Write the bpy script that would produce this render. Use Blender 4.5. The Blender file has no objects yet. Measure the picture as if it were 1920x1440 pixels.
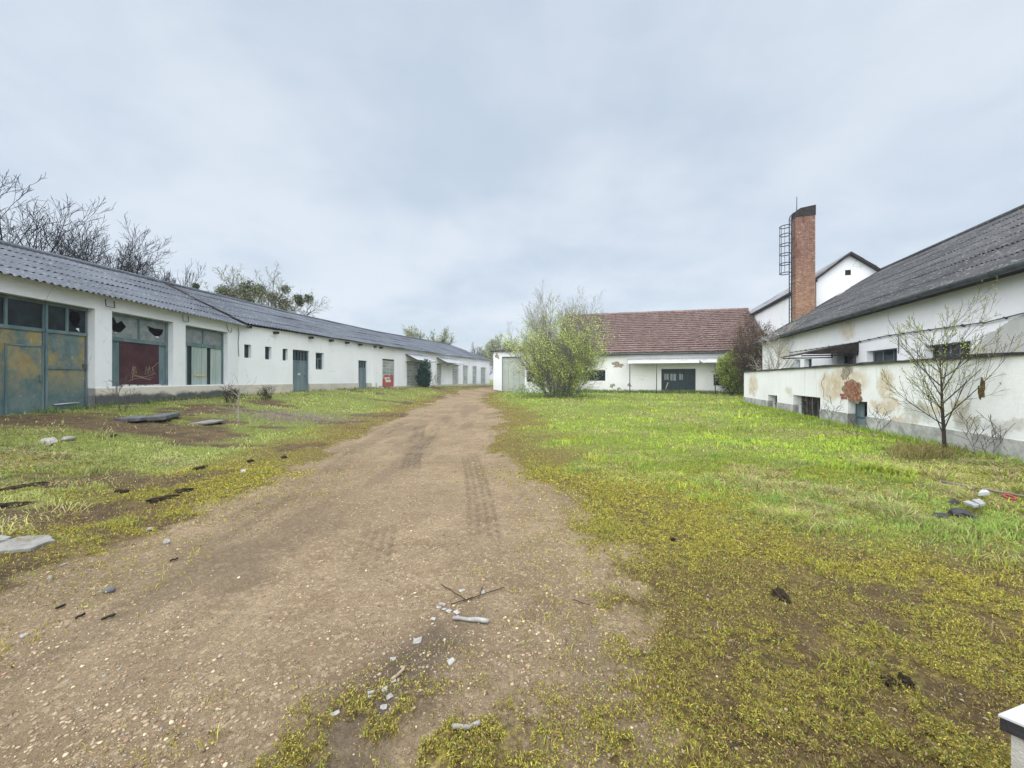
import bpy, bmesh, math, random
import numpy as np
from mathutils import Vector, Matrix

# ------------------------------------------------------------------ camera, world, sun, exposure
S = bpy.context.scene
COL = S.collection
F, CX, HY, EYE = 721.0, 960.0, 711.0, 1.5      # focal length in photo pixels, centre column, horizon row, eye height
cam = bpy.data.cameras.new('camera'); camo = bpy.data.objects.new('camera', cam); COL.objects.link(camo)
cam.sensor_width = 36.0; cam.lens = 36.0 * F / 1920.0; cam.shift_y = -9.0 / 1920.0
cam.clip_start = 0.05; cam.clip_end = 5000.0
camo.location = (0, 0, EYE); camo.rotation_euler = (math.radians(90), 0, 0)
S.camera = camo
S.view_settings.view_transform = 'Standard'; S.view_settings.look = 'None'; S.view_settings.gamma = 1.0
S.view_settings.exposure = 2.2
SUN_EL, SUN_AZ = math.radians(62), math.radians(-30)
sun = bpy.data.lights.new('sun', 'SUN'); sun.energy = 1.5; sun.angle = math.radians(130); sun.color = (1.0, 0.98, 0.955)
suno = bpy.data.objects.new('sun', sun); COL.objects.link(suno)
suno.rotation_euler = (math.radians(90) - SUN_EL, 0, SUN_AZ); suno.location = (0, -20, 40)
W = bpy.data.worlds.new('World'); S.world = W; W.use_nodes = True


# ------------------------------------------------------------------ node helpers
def nd(nt, typ, ins=None, **props):
    n = nt.nodes.new(typ)
    for k, v in props.items(): setattr(n, k, v)
    for k, v in (ins or {}).items():
        if isinstance(v, bpy.types.NodeSocket): nt.links.new(v, n.inputs[k])
        else: n.inputs[k].default_value = v
    return n
def c4(c): return (c[0], c[1], c[2], 1.0)
def mixc(nt, f, a, b, mode='MIX'):
    n = nt.nodes.new('ShaderNodeMix'); n.data_type = 'RGBA'; n.blend_type = mode
    for i, v in ((0, f), (6, a), (7, b)):
        if isinstance(v, bpy.types.NodeSocket): nt.links.new(v, n.inputs[i])
        else: n.inputs[i].default_value = v if i == 0 else c4(v)
    return n.outputs[2]
def mth(nt, op, a, b=0.0, clamp=False):
    n = nt.nodes.new('ShaderNodeMath'); n.operation = op; n.use_clamp = clamp
    for i, v in ((0, a), (1, b)):
        if isinstance(v, bpy.types.NodeSocket): nt.links.new(v, n.inputs[i])
        else: n.inputs[i].default_value = v
    return n.outputs[0]
def step(nt, v, a, b):
    n = nd(nt, 'ShaderNodeMapRange', {0: v, 1: a, 2: b, 3: 0.0, 4: 1.0}, interpolation_type='SMOOTHSTEP'); return n.outputs[0]
def wpos(nt): return nd(nt, 'ShaderNodeNewGeometry').outputs['Position']
def scaled(nt, v, s, loc=(0, 0, 0), rot=(0, 0, 0)):
    return nd(nt, 'ShaderNodeMapping', {0: v, 1: loc, 2: rot, 3: s}).outputs[0]
def noise(nt, v, sc, det=5.0, rough=0.6, dist=0.0):
    return nd(nt, 'ShaderNodeTexNoise', {'Vector': v, 'Scale': sc, 'Detail': det, 'Roughness': rough, 'Distortion': dist}).outputs[0]
def bump(nt, h, dist, strength=1.0):
    return nd(nt, 'ShaderNodeBump', {'Height': h, 'Distance': dist, 'Strength': strength}).outputs[0]
def newmat(name, rough=0.85, spec=0.3):
    m = bpy.data.materials.new(name); m.use_nodes = True
    b = m.node_tree.nodes['Principled BSDF']; b.inputs['Roughness'].default_value = rough
    b.inputs['Specular IOR Level'].default_value = spec
    return m, m.node_tree, b
def simple(name, c1, c2, sc=3.0, rough=0.8, spec=0.3, bmp=0.004, stretch=(1, 1, 1), metal=0.0, lo=0.35, hi=0.65, bsc=8.0):
    m, nt, b = newmat(name, rough, spec); p = scaled(nt, wpos(nt), stretch)
    f = step(nt, noise(nt, p, sc, 6, 0.65), lo, hi)
    nt.links.new(mixc(nt, f, c1, c2), b.inputs['Base Color']); b.inputs['Metallic'].default_value = metal
    if bmp: nt.links.new(bump(nt, noise(nt, p, sc * bsc, 4), bmp), b.inputs['Normal'])
    return m
def plaster(name, base, dirt, amount=0.5, blobs=(), blobcol=(0.6, 0.46, 0.26), bmp=0.012, streak=0.5, dark=None):
    m, nt, b = newmat(name, 0.92, 0.15); p = wpos(nt)
    col = mixc(nt, step(nt, noise(nt, p, 0.5, 5, 0.6), 0.35, 0.7), base, tuple(x * 0.93 for x in base))
    n1 = step(nt, noise(nt, p, 1.1, 8, 0.72), 0.58, 0.78)
    col = mixc(nt, mth(nt, 'MULTIPLY', n1, amount), col, dirt)
    st = step(nt, noise(nt, scaled(nt, p, (1.6, 1.6, 0.16)), 2.2, 6, 0.7), 0.56, 0.8)      # rain streaks
    col = mixc(nt, mth(nt, 'MULTIPLY', st, streak), col, tuple(x * 0.72 for x in dirt))
    if blobs:
        w = nd(nt, 'ShaderNodeTexNoise', {'Vector': p, 'Scale': 1.7, 'Detail': 6.0, 'Roughness': 0.65}).outputs[1]
        pw = nd(nt, 'ShaderNodeVectorMath', {0: p, 1: nd(nt, 'ShaderNodeVectorMath', {0: w, 1: (-0.5, -0.5, -0.5)}, operation='ADD').outputs[0]}, operation='ADD').outputs[0]
        for c, r, *bcl in blobs:
            q = nd(nt, 'ShaderNodeVectorMath', {0: pw, 1: c}, operation='SUBTRACT').outputs[0]
            q = nd(nt, 'ShaderNodeVectorMath', {0: q, 1: r}, operation='DIVIDE').outputs[0]
            L = nd(nt, 'ShaderNodeVectorMath', {0: q}, operation='LENGTH').outputs['Value']
            f = mth(nt, 'SUBTRACT', 1.0, step(nt, L, 0.55, 1.15))
            f = mth(nt, 'MULTIPLY', f, step(nt, noise(nt, p, 4.0, 6, 0.7), 0.25, 0.5))
            bcl = bcl[0] if bcl else blobcol
            bc = mixc(nt, step(nt, noise(nt, p, 3.0, 6, 0.7), 0.4, 0.62), bcl, tuple(x * 0.78 for x in bcl))
            col = mixc(nt, mth(nt, 'MULTIPLY', f, 0.75), col, bc)
    cr = nd(nt, 'ShaderNodeTexVoronoi', {'Vector': scaled(nt, p, (1, 1, 0.8)), 'Scale': 0.55}, feature='DISTANCE_TO_EDGE').outputs[0]
    crm = mth(nt, 'MULTIPLY', mth(nt, 'SUBTRACT', 1.0, step(nt, mth(nt, 'ADD', cr, mth(nt, 'MULTIPLY', noise(nt, p, 6, 4), 0.03)), 0.016, 0.022)), step(nt, noise(nt, p, 0.8, 2), 0.5, 0.6))
    col = mixc(nt, mth(nt, 'MULTIPLY', crm, 0.45), col, (0.2, 0.19, 0.17))
    nt.links.new(col, b.inputs['Base Color'])
    h = mth(nt, 'ADD', noise(nt, p, 9.0, 8, 0.7), mth(nt, 'MULTIPLY', noise(nt, p, 45.0, 3), 0.4))
    nt.links.new(bump(nt, h, bmp), b.inputs['Normal'])
    return m


# ------------------------------------------------------------------ world: overcast sky
nt = W.node_tree
bg = nt.nodes['Background']
sky = nd(nt, 'ShaderNodeTexSky', sky_type='NISHITA', sun_disc=False, sun_elevation=SUN_EL, sun_rotation=math.radians(190), air_density=1.0, dust_density=3.0)
gv = nd(nt, 'ShaderNodeTexCoord').outputs['Generated']
sx = nd(nt, 'ShaderNodeSeparateXYZ', {0: gv})
den = mth(nt, 'ADD', mth(nt, 'MAXIMUM', sx.outputs[2], 0.0), 0.22)
cv = nd(nt, 'ShaderNodeCombineXYZ', {0: mth(nt, 'DIVIDE', sx.outputs[0], den), 1: mth(nt, 'DIVIDE', sx.outputs[1], den), 2: 3.7}).outputs[0]
n1 = noise(nt, cv, 0.55, 5, 0.5, 0.25); n2 = noise(nt, scaled(nt, cv, (1, 1.5, 1), (7, 3, 1)), 1.5, 5, 0.5, 0.2)
n3 = noise(nt, scaled(nt, cv, (1.3, 1, 1), (2, 9, 4)), 3.6, 6, .55, .3)
nn = mth(nt, 'ADD', mth(nt, 'ADD', mth(nt, 'MULTIPLY', n1, 0.5), mth(nt, 'MULTIPLY', n2, 0.33)), mth(nt, 'MULTIPLY', n3, .17))
cl = mixc(nt, step(nt, nn, 0.38, 0.60), (0.52, 0.605, 0.70), (0.70, 0.755, 0.82))
cl = mixc(nt, step(nt, mth(nt, 'ADD', sx.outputs[2], mth(nt, 'MULTIPLY', n1, 0.15)), 0.25, 0.02), cl, (0.62, 0.70, 0.79))
SKYK = 2.32
clk = nd(nt, 'ShaderNodeVectorMath', {0: cl, 'Scale': SKYK}, operation='SCALE').outputs[0]
skyc = mixc(nt, 0.94, (0, 0, 0), clk)
nt.links.new(sky.outputs[0], skyc.node.inputs[6])
nt.links.new(skyc, bg.inputs[0]); bg.inputs[1].default_value = 0.1

# ------------------------------------------------------------------ mesh helpers
ORG = {}
def tag(o, label=None, cat=None, group=None, kind=None):
    for k, v in (('label', label), ('category', cat), ('group', group), ('kind', kind)):
        if v: o[k] = v
    return o
def thing(name, loc, label, cat, group=None):
    o = bpy.data.objects.new(name, None); COL.objects.link(o); o.location = loc; o.empty_display_size = 0.2
    ORG[o] = Vector(loc); return tag(o, label, cat, group)
def link_mesh(name, me, mt, parent=None, org=None):
    o = bpy.data.objects.new(name, me); COL.objects.link(o)
    if mt:
        for m_ in (mt if isinstance(mt, (list, tuple)) else [mt]): me.materials.append(m_)
    if parent is not None:
        o.parent = parent; ORG[o] = ORG[parent]
    else:
        o.location = org or (0, 0, 0); ORG[o] = Vector(org or (0, 0, 0))
    return o
def mesh_np(name, V, Fc, mt, parent=None, org=None, col=None, smooth=False):
    V = np.asarray(V, np.float32).reshape(-1, 3); base = ORG[parent] if parent is not None else Vector(org or (0, 0, 0))
    V = V - np.array(base, np.float32)
    groups = Fc if isinstance(Fc, list) else [Fc]
    groups = [np.asarray(g, np.int32) for g in groups if len(g)]
    me = bpy.data.meshes.new(name); me.vertices.add(len(V)); me.vertices.foreach_set('co', V.ravel())
    lv = np.concatenate([g.ravel() for g in groups]); tot = np.concatenate([np.full(len(g), g.shape[1], np.int32) for g in groups])
    st = np.concatenate([[0], np.cumsum(tot)[:-1]]).astype(np.int32)
    me.loops.add(len(lv)); me.loops.foreach_set('vertex_index', lv)
    me.polygons.add(len(tot)); me.polygons.foreach_set('loop_start', st); me.polygons.foreach_set('loop_total', tot)
    if smooth: me.polygons.foreach_set('use_smooth', np.ones(len(tot), bool))
    for nm, arr in (col or {}).items():
        a = me.attributes.new(nm, 'FLOAT_COLOR', 'POINT'); arr = np.asarray(arr, np.float32)
        if arr.shape[1] == 3: arr = np.concatenate([arr, np.ones((len(arr), 1), np.float32)], 1)
        a.data.foreach_set('color', arr.ravel())
    me.update(calc_edges=True)
    return link_mesh(name, me, mt, parent, org)
class MB:
    def __init__(s): s.v = []; s.f = []; s.sm = []
    def add(s, vs, fs, smooth=False):
        n = len(s.v); s.v += [tuple(v) for v in vs]; s.f += [tuple(i + n for i in f) for f in fs]; s.sm += [smooth] * len(fs)
    def quad(s, a, b, c, d): s.add([a, b, c, d], [(0, 1, 2, 3)])
    def poly(s, pts): s.add(pts, [tuple(range(len(pts)))])
    def hexa(s, p): s.add(p, [(3, 2, 1, 0), (4, 5, 6, 7), (0, 1, 5, 4), (1, 2, 6, 5), (2, 3, 7, 6), (3, 0, 4, 7)])
    def box(s, fr, s0, s1, o0, o1, z0, z1):
        P = fr.p; s.hexa([P(s0, o0, z0), P(s1, o0, z0), P(s1, o1, z0), P(s0, o1, z0), P(s0, o0, z1), P(s1, o0, z1), P(s1, o1, z1), P(s0, o1, z1)])
    def prism(s, pts, d):       # pts: planar outline, d: extrusion vector
        n = len(pts); q = [Vector(p) + Vector(d) for p in pts]
        s.add(list(pts) + q, [tuple(range(n - 1, -1, -1)), tuple(range(n, 2 * n))] + [(i, (i + 1) % n, n + (i + 1) % n, n + i) for i in range(n)])
    def tube(s, pts, rad, k=6, caps=True):
        pts = [Vector(p) for p in pts]; n = len(pts)
        rad = rad if isinstance(rad, (list, tuple)) else [rad] * n
        vs = []; ref = None
        for i, p in enumerate(pts):
            t = (pts[min(i + 1, n - 1)] - pts[max(i - 1, 0)])
            if t.length < 1e-9: t = Vector((0, 0, 1))
            t.normalize()
            if ref is None: ref = t.orthogonal().normalized()
            a = (ref - t * ref.dot(t))
            if a.length < 1e-6: a = t.orthogonal()
            a.normalize(); b = t.cross(a); ref = a
            for j in range(k):
                w = 2 * math.pi * j / k; vs.append(p + (a * math.cos(w) + b * math.sin(w)) * rad[i])
        fs = [(i * k + j, i * k + (j + 1) % k, (i + 1) * k + (j + 1) % k, (i + 1) * k + j) for i in range(n - 1) for j in range(k)]
        if caps and k > 2: fs += [tuple(range(k - 1, -1, -1)), tuple((n - 1) * k + j for j in range(k))]
        s.add(vs, fs, True)
    def build(s, name, mt, parent=None, org=None, bevel=0.0):
        base = ORG[parent] if parent is not None else Vector(org or (0, 0, 0))
        me = bpy.data.meshes.new(name); me.from_pydata([tuple(Vector(v) - base) for v in s.v], [], s.f)
        me.polygons.foreach_set('use_smooth', s.sm); me.update()
        o = link_mesh(name, me, mt, parent, org)
        if bevel:
            b = o.modifiers.new('bevel', 'BEVEL'); b.width = bevel; b.segments = 2; b.limit_method = 'ANGLE'
        return o
class Frame:        # a vertical wall plane: s along it, off out of it towards the viewer, z up
    def __init__(s, o, t, flip=False):
        s.o = Vector((o[0], o[1], 0)); s.t = Vector((t[0], t[1], 0)).normalized()
        s.n = Vector((s.t.y, -s.t.x, 0)) * (-1 if flip else 1)
    def p(s, a, off, z): return s.o + s.t * a + s.n * off + Vector((0, 0, z))
    def hit(s, px, py, off=0.0):    # where the sight line of a photo pixel meets the plane
        d = Vector(((px - CX) / F, 1.0)); o = s.o + s.n * off; t = s.t
        k = (o.x * t.y - o.y * t.x) / (d.x * t.y - d.y * t.x)
        q = Vector((d.x * k - o.x, d.y * k - o.y)); return q.dot(Vector((t.x, t.y))), EYE + (HY - py) / F * k
def part(name, mt, parent, fr, boxes, bevel=0.0):
    m = MB()
    for b in boxes: m.box(fr, *b)
    return m.build(name, mt, parent, bevel=bevel)
def wall_mb(mb, fr, s0, s1, z0, z1, ops=(), th=0.35, rth=None):
    ops = [(max(a, s0), min(b, s1), max(c, z0), min(d, z1)) for a, b, c, d in ops]
    ss = sorted({s0, s1, *[o[0] for o in ops], *[o[1] for o in ops]}); zz = sorted({z0, z1, *[o[2] for o in ops], *[o[3] for o in ops]})
    P = fr.p
    for i in range(len(ss) - 1):
        for j in range(len(zz) - 1):
            a, b, c, d = ss[i], ss[i + 1], zz[j], zz[j + 1]; u, v = (a + b) / 2, (c + d) / 2
            if any(o[0] < u < o[1] and o[2] < v < o[3] for o in ops): continue
            mb.quad(P(a, 0, c), P(b, 0, c), P(b, 0, d), P(a, 0, d)); mb.quad(P(b, -th, c), P(a, -th, c), P(a, -th, d), P(b, -th, d))
    for a, b, c, d in list(ops) + [(s0, s1, z0, z1)]:
        mb.quad(P(a, 0, c), P(a, -th, c), P(a, -th, d), P(a, 0, d)); mb.quad(P(b, 0, c), P(b, 0, d), P(b, -th, d), P(b, -th, c))
        mb.quad(P(a, 0, d), P(b, 0, d), P(b, -th, d), P(a, -th, d)); mb.quad(P(a, 0, c), P(a, -th, c), P(b, -th, c), P(b, 0, c))
def blob_outline(rng, n, rs, rz, jit=0.25):
    ph = [rng.random() * 6.28 for _ in range(4)]
    out = []
    for i in range(n):
        a = 2 * math.pi * i / n
        r = 1 + jit * (0.5 * math.sin(2 * a + ph[0]) + 0.4 * math.sin(3 * a + ph[1]) + 0.35 * math.sin(5 * a + ph[2]) + 0.25 * math.sin(9 * a + ph[3])) + rng.uniform(-.08, .08) * jit * 3
        out.append((math.cos(a) * rs * r, math.sin(a) * rz * r))
    return out
def pane_with_hole(mb, fr, s0, s1, z0, z1, off, hole):   # glass pane with a jagged hole (hole in 0..1 pane units)
    n = len(hole); out = []
    cx_ = sum(h[0] for h in hole) / n; cz = sum(h[1] for h in hole) / n
    for h in hole:
        dx, dz = h[0] - cx_, h[1] - cz; k = 1e9
        if dx > 1e-6: k = min(k, (1 - cx_) / dx)
        if dx < -1e-6: k = min(k, -cx_ / dx)
        if dz > 1e-6: k = min(k, (1 - cz) / dz)
        if dz < -1e-6: k = min(k, -cz / dz)
        out.append((cx_ + dx * k, cz + dz * k))
    L = lambda q: fr.p(s0 + (s1 - s0) * q[0], off, z0 + (z1 - z0) * q[1])
    def side(q):
        return 0 if q[1] <= 1e-4 else 1 if q[0] >= 1 - 1e-4 else 2 if q[1] >= 1 - 1e-4 else 3
    corner = {0: (1, 0), 1: (1, 1), 2: (0, 1), 3: (0, 0)}
    for i in range(n):
        a, b = out[i], out[(i + 1) % n]; pts = [hole[i], a]
        k = side(a)
        while k != side(b): pts.append(corner[k]); k = (k + 1) % 4
        pts += [b, hole[(i + 1) % n]]
        mb.poly([L(q) for q in pts])

# ------------------------------------------------------------------ numpy noise
def hash2(ix, iy, seed):
    h = (ix.astype(np.int64) * 374761393 + iy.astype(np.int64) * 668265263 + seed * 1442695041) & 0xffffffff
    h = ((h ^ (h >> 13)) * 1274126177) & 0xffffffff
    return ((h ^ (h >> 16)) & 0xffff) / 65535.0
def vnoise(x, y, seed=0):
    ix, iy = np.floor(x), np.floor(y); fx, fy = x - ix, y - iy
    fx = fx * fx * (3 - 2 * fx); fy = fy * fy * (3 - 2 * fy)
    a, b, c, d = hash2(ix, iy, seed), hash2(ix + 1, iy, seed), hash2(ix, iy + 1, seed), hash2(ix + 1, iy + 1, seed)
    return (a + (b - a) * fx) * (1 - fy) + (c + (d - c) * fx) * fy
def fbm(x, y, sc=1.0, oct_=4, seed=0, gain=0.5):
    x = np.asarray(x, float) * sc; y = np.asarray(y, float) * sc; t = 0; a = 1.0; w = 0
    for i in range(oct_):
        t = t + a * vnoise(x + 17.3 * i, y - 9.1 * i, seed + i); w += a; a *= gain; x = x * 2.03; y = y * 2.03
    return t / w
def sst(v, a, b):
    t = np.clip((v - a) / (b - a), 0, 1); return t * t * (3 - 2 * t)

# ------------------------------------------------------------------ terrain
LW = [(-12.0, -2.0), (-12.71, 10.0), (-13.25, 18.6), (-9.95, 32.5), (-3.15, 53.6)]       # foot of the long left building
RL = np.array([(-60, -3.6), (0, -3.4), (2.5, -3.36), (3.4, -3.34), (5.7, -3.25), (8.5, -3.7), (12.15, -4.1), (22, -4.6), (32, -4.7), (38, -4.5), (46, -3.0), (54, -0.9), (62, 2.0), (70, 6)])
RR = np.array([(-60, .6), (0, 0.5), (1.9, .38), (2.36, .5), (3.5, .75), (3.9, .55), (5.2, .45), (6.0, -.15), (7.5, -.6), (9.9, -.7), (12.5, -.75), (15.7, -.6), (19, -1.2), (25, -2.2), (31.8, -2.8), (38, -2.9), (46, -2.2), (54, 1.2), (62, 5), (70, 9)])
def wallq(x, y):
    q = np.full(np.shape(x), 1e9)
    for (ax, ay), (bx, by) in zip(LW[:-1], LW[1:]):
        dx, dy = bx - ax, by - ay; t = np.clip(((x - ax) * dx + (y - ay) * dy) / (dx * dx + dy * dy), 0, 1)
        q = np.minimum(q, np.hypot(x - ax - t * dx, y - ay - t * dy))
    wx = np.interp(y, [p[1] for p in LW], [p[0] for p in LW])
    return np.where(x < wx, 0.0, q)
def zbase(x, y):
    x = np.asarray(x, float); y = np.asarray(y, float)
    zw = np.interp(y, [-10, 10, 20, 33, 54, 80], [.5, .58, .72, .8, .62, .5])
    return zw * (1 - sst(wallq(x, y) / 7.0, 0, 1))
def road_d(x, y):       # > 0 outside the track, metres
    xl = np.interp(y, RL[:, 0], RL[:, 1]); xr = np.interp(y, RR[:, 0], RR[:, 1]); return np.maximum(xl - x, x - xr)
def zones(x, y):
    x = np.asarray(x, float); y = np.asarray(y, float)
    amp = 0.35 + 0.02 * np.clip(y, 0, 40)
    dr = road_d(x, y) + (fbm(x, y, 1.3, 4, 3) - 0.5) * 2.2 * amp + (fbm(x, y, 5, 3, 8) - .5) * 0.5
    cover = sst(dr, -0.1, 0.55 + 0.01 * np.clip(y, 0, 40))
    left = sst(-(x + 3.0), 0, 0.6) * 1.0
    lush = sst(road_d(x, y) - 0.9 + (fbm(x, y, .8, 4, 21) - .5) * 2.4, 0, 1.8) * np.where(x > -2, sst(y + (fbm(x, y, .9, 3, 5) - .5) * 2.0 + 0.55 * np.clip(x - 2, -2, 4), 2.9, 4.6), 1.0)
    bare = sst(fbm(x * np.where(x < -2.5, .55, 1), y, 1.05, 5, 33, .6), 0.56, 0.64) * np.where(x < -2.5, 1.0, np.where(y < 4, 0.6, 0.3))
    # strips of scraped soil on the left
    nz = (fbm(x, y, .7, 4, 55) - .5) * 1.6
    strip = np.exp(-((y - (9.3 + nz)) / 0.9) ** 2) * sst(-x, 6.0, 7.5) + np.exp(-((y - (4.3 + nz * .6 + (x + 5) * .25)) / 0.55) ** 2) * sst(-x, 3.6, 4.6) + np.exp(-((y - 2.9 - nz * .4 + (x + 4.0) * .3) / 0.5) ** 2) * sst(-x, 2.6, 3.4)
    bare = np.clip(bare + np.where(x < -2.5, 1.3 * strip, 0), 0, 1)
    patch = np.exp(-(((x + .42) / .66) ** 2 + ((y - 1.55) / .36) ** 2)) * sst(fbm(x, y, 4.5, 5, 71, .65), .42, .60)
    patch2 = np.exp(-(((x - 0.35) / .6) ** 2 + ((y - 1.5) / .36) ** 2)) * sst(fbm(x, y, 5, 5, 73, .65), .46, .62) * .8
    cover = np.maximum(cover, np.maximum(patch, patch2))
    bare = bare * (1 - np.maximum(patch, patch2))
    fg = sst(x, .6, 1.2) * (1 - sst(y + .35 * (x - 1.0) * -1, 2.2, 3.6))
    bare = np.maximum(bare, .85 * fg * sst(fbm(x, y, 3.4, 5, 61, .68), .52, .59))
    cover = np.maximum(cover, .75 * sst(x, .15, .9) * (1 - sst(y, 2.1, 2.9)) * sst(fbm(x, y, 3.1, 5, 63, .65), .36, .5))
    straw = sst(fbm(x, y * 1.3, .75, 4, 91), .48, .62) * lush * np.where(x < -2, .9, .85)
    return dr, cover, lush, bare, straw, np.maximum(patch, patch2)
def tracks(x, y):       # tyre grooves in the dirt
    g = np.zeros(np.shape(x))
    for k, (c0, c1, w) in enumerate([(.05, -.16, .05), (-1.05, -.13, .06), (-2.2, -.10, .05), (-.5, -.145, .045)]):
        xc = c0 + c1 * y + 0.35 * np.sin(y * .25 + k)
        for j in (-.14, -.05, .05, .14):
            g = g + np.exp(-((x - xc - j) / (w * .55)) ** 2) * sst(fbm(x, y, .9, 3, 40 + k), .38, .58) * (.65 + .35 * np.sin(y * 40 + j * 30))
    return np.clip(g, 0, 1.2) * sst(y, 2.6, 3.6) * (1 - sst(y, 14, 22))
def zground(x, y):
    x = np.asarray(x, float); y = np.asarray(y, float)
    dr, cover, lush, bare, straw, patch = zones(x, y)
    near = 1 - sst(np.hypot(x, y), 25, 60)
    z = zbase(x, y) + near * ((fbm(x, y, .9, 4, 12) - .5) * .06 * (0.4 + cover) + (fbm(x, y, 6, 3, 14) - .5) * (0.012 + .04 * bare * cover) + .02 * cover * (1 - bare))
    return z - tracks(x, y) * .028 * (1 - cover) - .02 * (1 - cover) * near
def zg(x, y): return float(zground(np.array([x]), np.array([y]))[0])
def ghit(px, py, dz=0.0):   # ground point seen at a photo pixel
    z = 0.0
    for _ in range(6):
        d = (EYE - z - dz) * F / max(py - HY, 4); x = (px - CX) / F * d; z = 0.35 * z + 0.65 * float(zbase(np.array([x]), np.array([d]))[0])
    return Vector((x, d, zg(x, d)))

# ------------------------------------------------------------------ materials
WHITE = (.72, .75, .785)
M = {}
M['white'] = plaster('white_plaster', WHITE, (.55, .53, .48), .5, streak=.28)
def brick_mat(name, mortar=(.24, .20, .165)):
    m, nt, b = newmat(name, .9, .2); p = wpos(nt); s = nd(nt, 'ShaderNodeSeparateXYZ', {0: p})
    v = nd(nt, 'ShaderNodeCombineXYZ', {0: mth(nt, 'SUBTRACT', s.outputs[0], mth(nt, 'MULTIPLY', s.outputs[1], .6)), 1: s.outputs[2], 2: 0.0}).outputs[0]
    def bt(c1, c2, bias): return nd(nt, 'ShaderNodeTexBrick', {'Vector': v, 'Color1': c4(c1), 'Color2': c4(c2), 'Mortar': c4(mortar), 'Scale': 1.0, 'Mortar Size': .014, 'Brick Width': .27, 'Row Height': .085, 'Bias': bias})
    up, lowb = bt((.095, .023, .014), (.21, .062, .03), -.1), bt((.16, .058, .03), (.36, .19, .10), .1)
    zf = step(nt, mth(nt, 'ADD', s.outputs[2], mth(nt, 'MULTIPLY', noise(nt, p, .8, 5), 5.0)), 9.5, 14.5)
    col = mixc(nt, zf, lowb.outputs[0], up.outputs[0])
    col = mixc(nt, mth(nt, 'MULTIPLY', step(nt, noise(nt, scaled(nt, p, (5, 5, 9)), .8, 4, .8), .54, .62), .6), col, (.42, .31, .23))
    col = mixc(nt, mth(nt, 'MULTIPLY', step(nt, noise(nt, scaled(nt, p, (1, 1, .5)), 2.5, 6, .75), .53, .66), .6), col, (.085, .03, .022))
    nt.links.new(col, b.inputs['Base Color'])
    nt.links.new(bump(nt, mth(nt, 'SUBTRACT', noise(nt, p, 20, 4), up.outputs[1]), .015), b.inputs['Normal'])
    return m
M['brick'] = brick_mat('chimney_brick')
M['plinth'] = simple('plinth_render', (.50, .47, .40), (.40, .38, .34), 1.4, .95)
def damp_plinth():
    m, nt, b = newmat('damp_plinth', .95, .15); p = wpos(nt); z = nd(nt, 'ShaderNodeSeparateXYZ', {0: p}).outputs[2]
    n = noise(nt, scaled(nt, p, (1, 1, 1.4)), 1.3, 7, .7)
    h = mth(nt, 'ADD', z, mth(nt, 'MULTIPLY', n, .55))
    col = mixc(nt, step(nt, h, 1.18, 1.34), (.085, .09, .095), (.56, .53, .46))
    col = mixc(nt, mth(nt, 'MULTIPLY', step(nt, noise(nt, p, 7, 5, .7), .55, .7), .5), col, (.20, .20, .19))
    nt.links.new(col, b.inputs['Base Color']); nt.links.new(bump(nt, noise(nt, p, 18, 5), .012), b.inputs['Normal']); return m
M['damp'] = damp_plinth()
def sheet_roof(name, a, b_, lich, sc=1.0):
    m, nt, b = newmat(name, .85, .25); p = wpos(nt)
    col = mixc(nt, step(nt, noise(nt, p, .35, 5, .65), .35, .68), a, b_)
    col = mixc(nt, mth(nt, 'MULTIPLY', step(nt, noise(nt, p, 2.2, 6, .75), .55, .7), .5), col, tuple(x * .55 for x in a))
    col = mixc(nt, mth(nt, 'MULTIPLY', step(nt, noise(nt, p, 7, 5, .75), .54, .64), .75), col, lich)
    nt.links.new(col, b.inputs['Base Color']); nt.links.new(bump(nt, noise(nt, p, 30, 3), .004), b.inputs['Normal']); return m
M['roof_l'] = sheet_roof('weathered_fibre_cement', (.06, .072, .093), (.10, .115, .143), (.19, .205, .225))
M['roof_r'] = sheet_roof('dark_fibre_cement', (.032, .034, .039), (.062, .064, .071), (.20, .20, .197))
M['roof_t'] = sheet_roof('grey_fibre_cement', (.19, .20, .22), (.25, .26, .28), (.32, .32, .32))
def tile_mat():
    m, nt, b = newmat('old_clay_tile', .9, .2); p = wpos(nt)
    wn = nd(nt, 'ShaderNodeTexVoronoi', {'Vector': p, 'Scale': 3.6}).outputs[1]
    wv = nd(nt, 'ShaderNodeSeparateXYZ', {0: wn}).outputs[0]
    col = mixc(nt, wv, (.15, .098, .088), (.25, .18, .165))
    col = mixc(nt, mth(nt, 'MULTIPLY', step(nt, noise(nt, p, 1.1, 6, .7), .48, .7), .7), col, (.26, .22, .215))
    col = mixc(nt, mth(nt, 'MULTIPLY', step(nt, noise(nt, p, 3, 5, .7), .6, .7), .6), col, (.06, .042, .043))
    nt.links.new(col, b.inputs['Base Color']); nt.links.new(bump(nt, noise(nt, p, 20, 3), .01), b.inputs['Normal']); return m
M['tile'] = tile_mat()
M['felt'] = simple('roofing_felt', (.022, .023, .025), (.06, .06, .058), 3, .95)
M['darkmetal'] = simple('dark_metal', (.035, .045, .05), (.07, .075, .075), 4, .55, .4, .002)
M['bluemetal'] = simple('painted_ladder_steel', (.02, .026, .06), (.015, .018, .03), 4, .6, .4, .001)
M['gutter'] = simple('gutter_zinc', (.035, .05, .058), (.075, .09, .098), 2.5, .5, .45, .002)
M['wood_dark'] = simple('dark_timber', (.015, .013, .012), (.038, .031, .027), 4, .9, .2, .004)
M['glass'] = simple('dirty_glass', (.006, .012, .018), (.018, .032, .042), 2.5, .18, .3, 0.0)
M['glass_grey'] = simple('dusty_glass', (.13, .16, .17), (.22, .25, .25), 5, .35, .5, 0.0)
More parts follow.
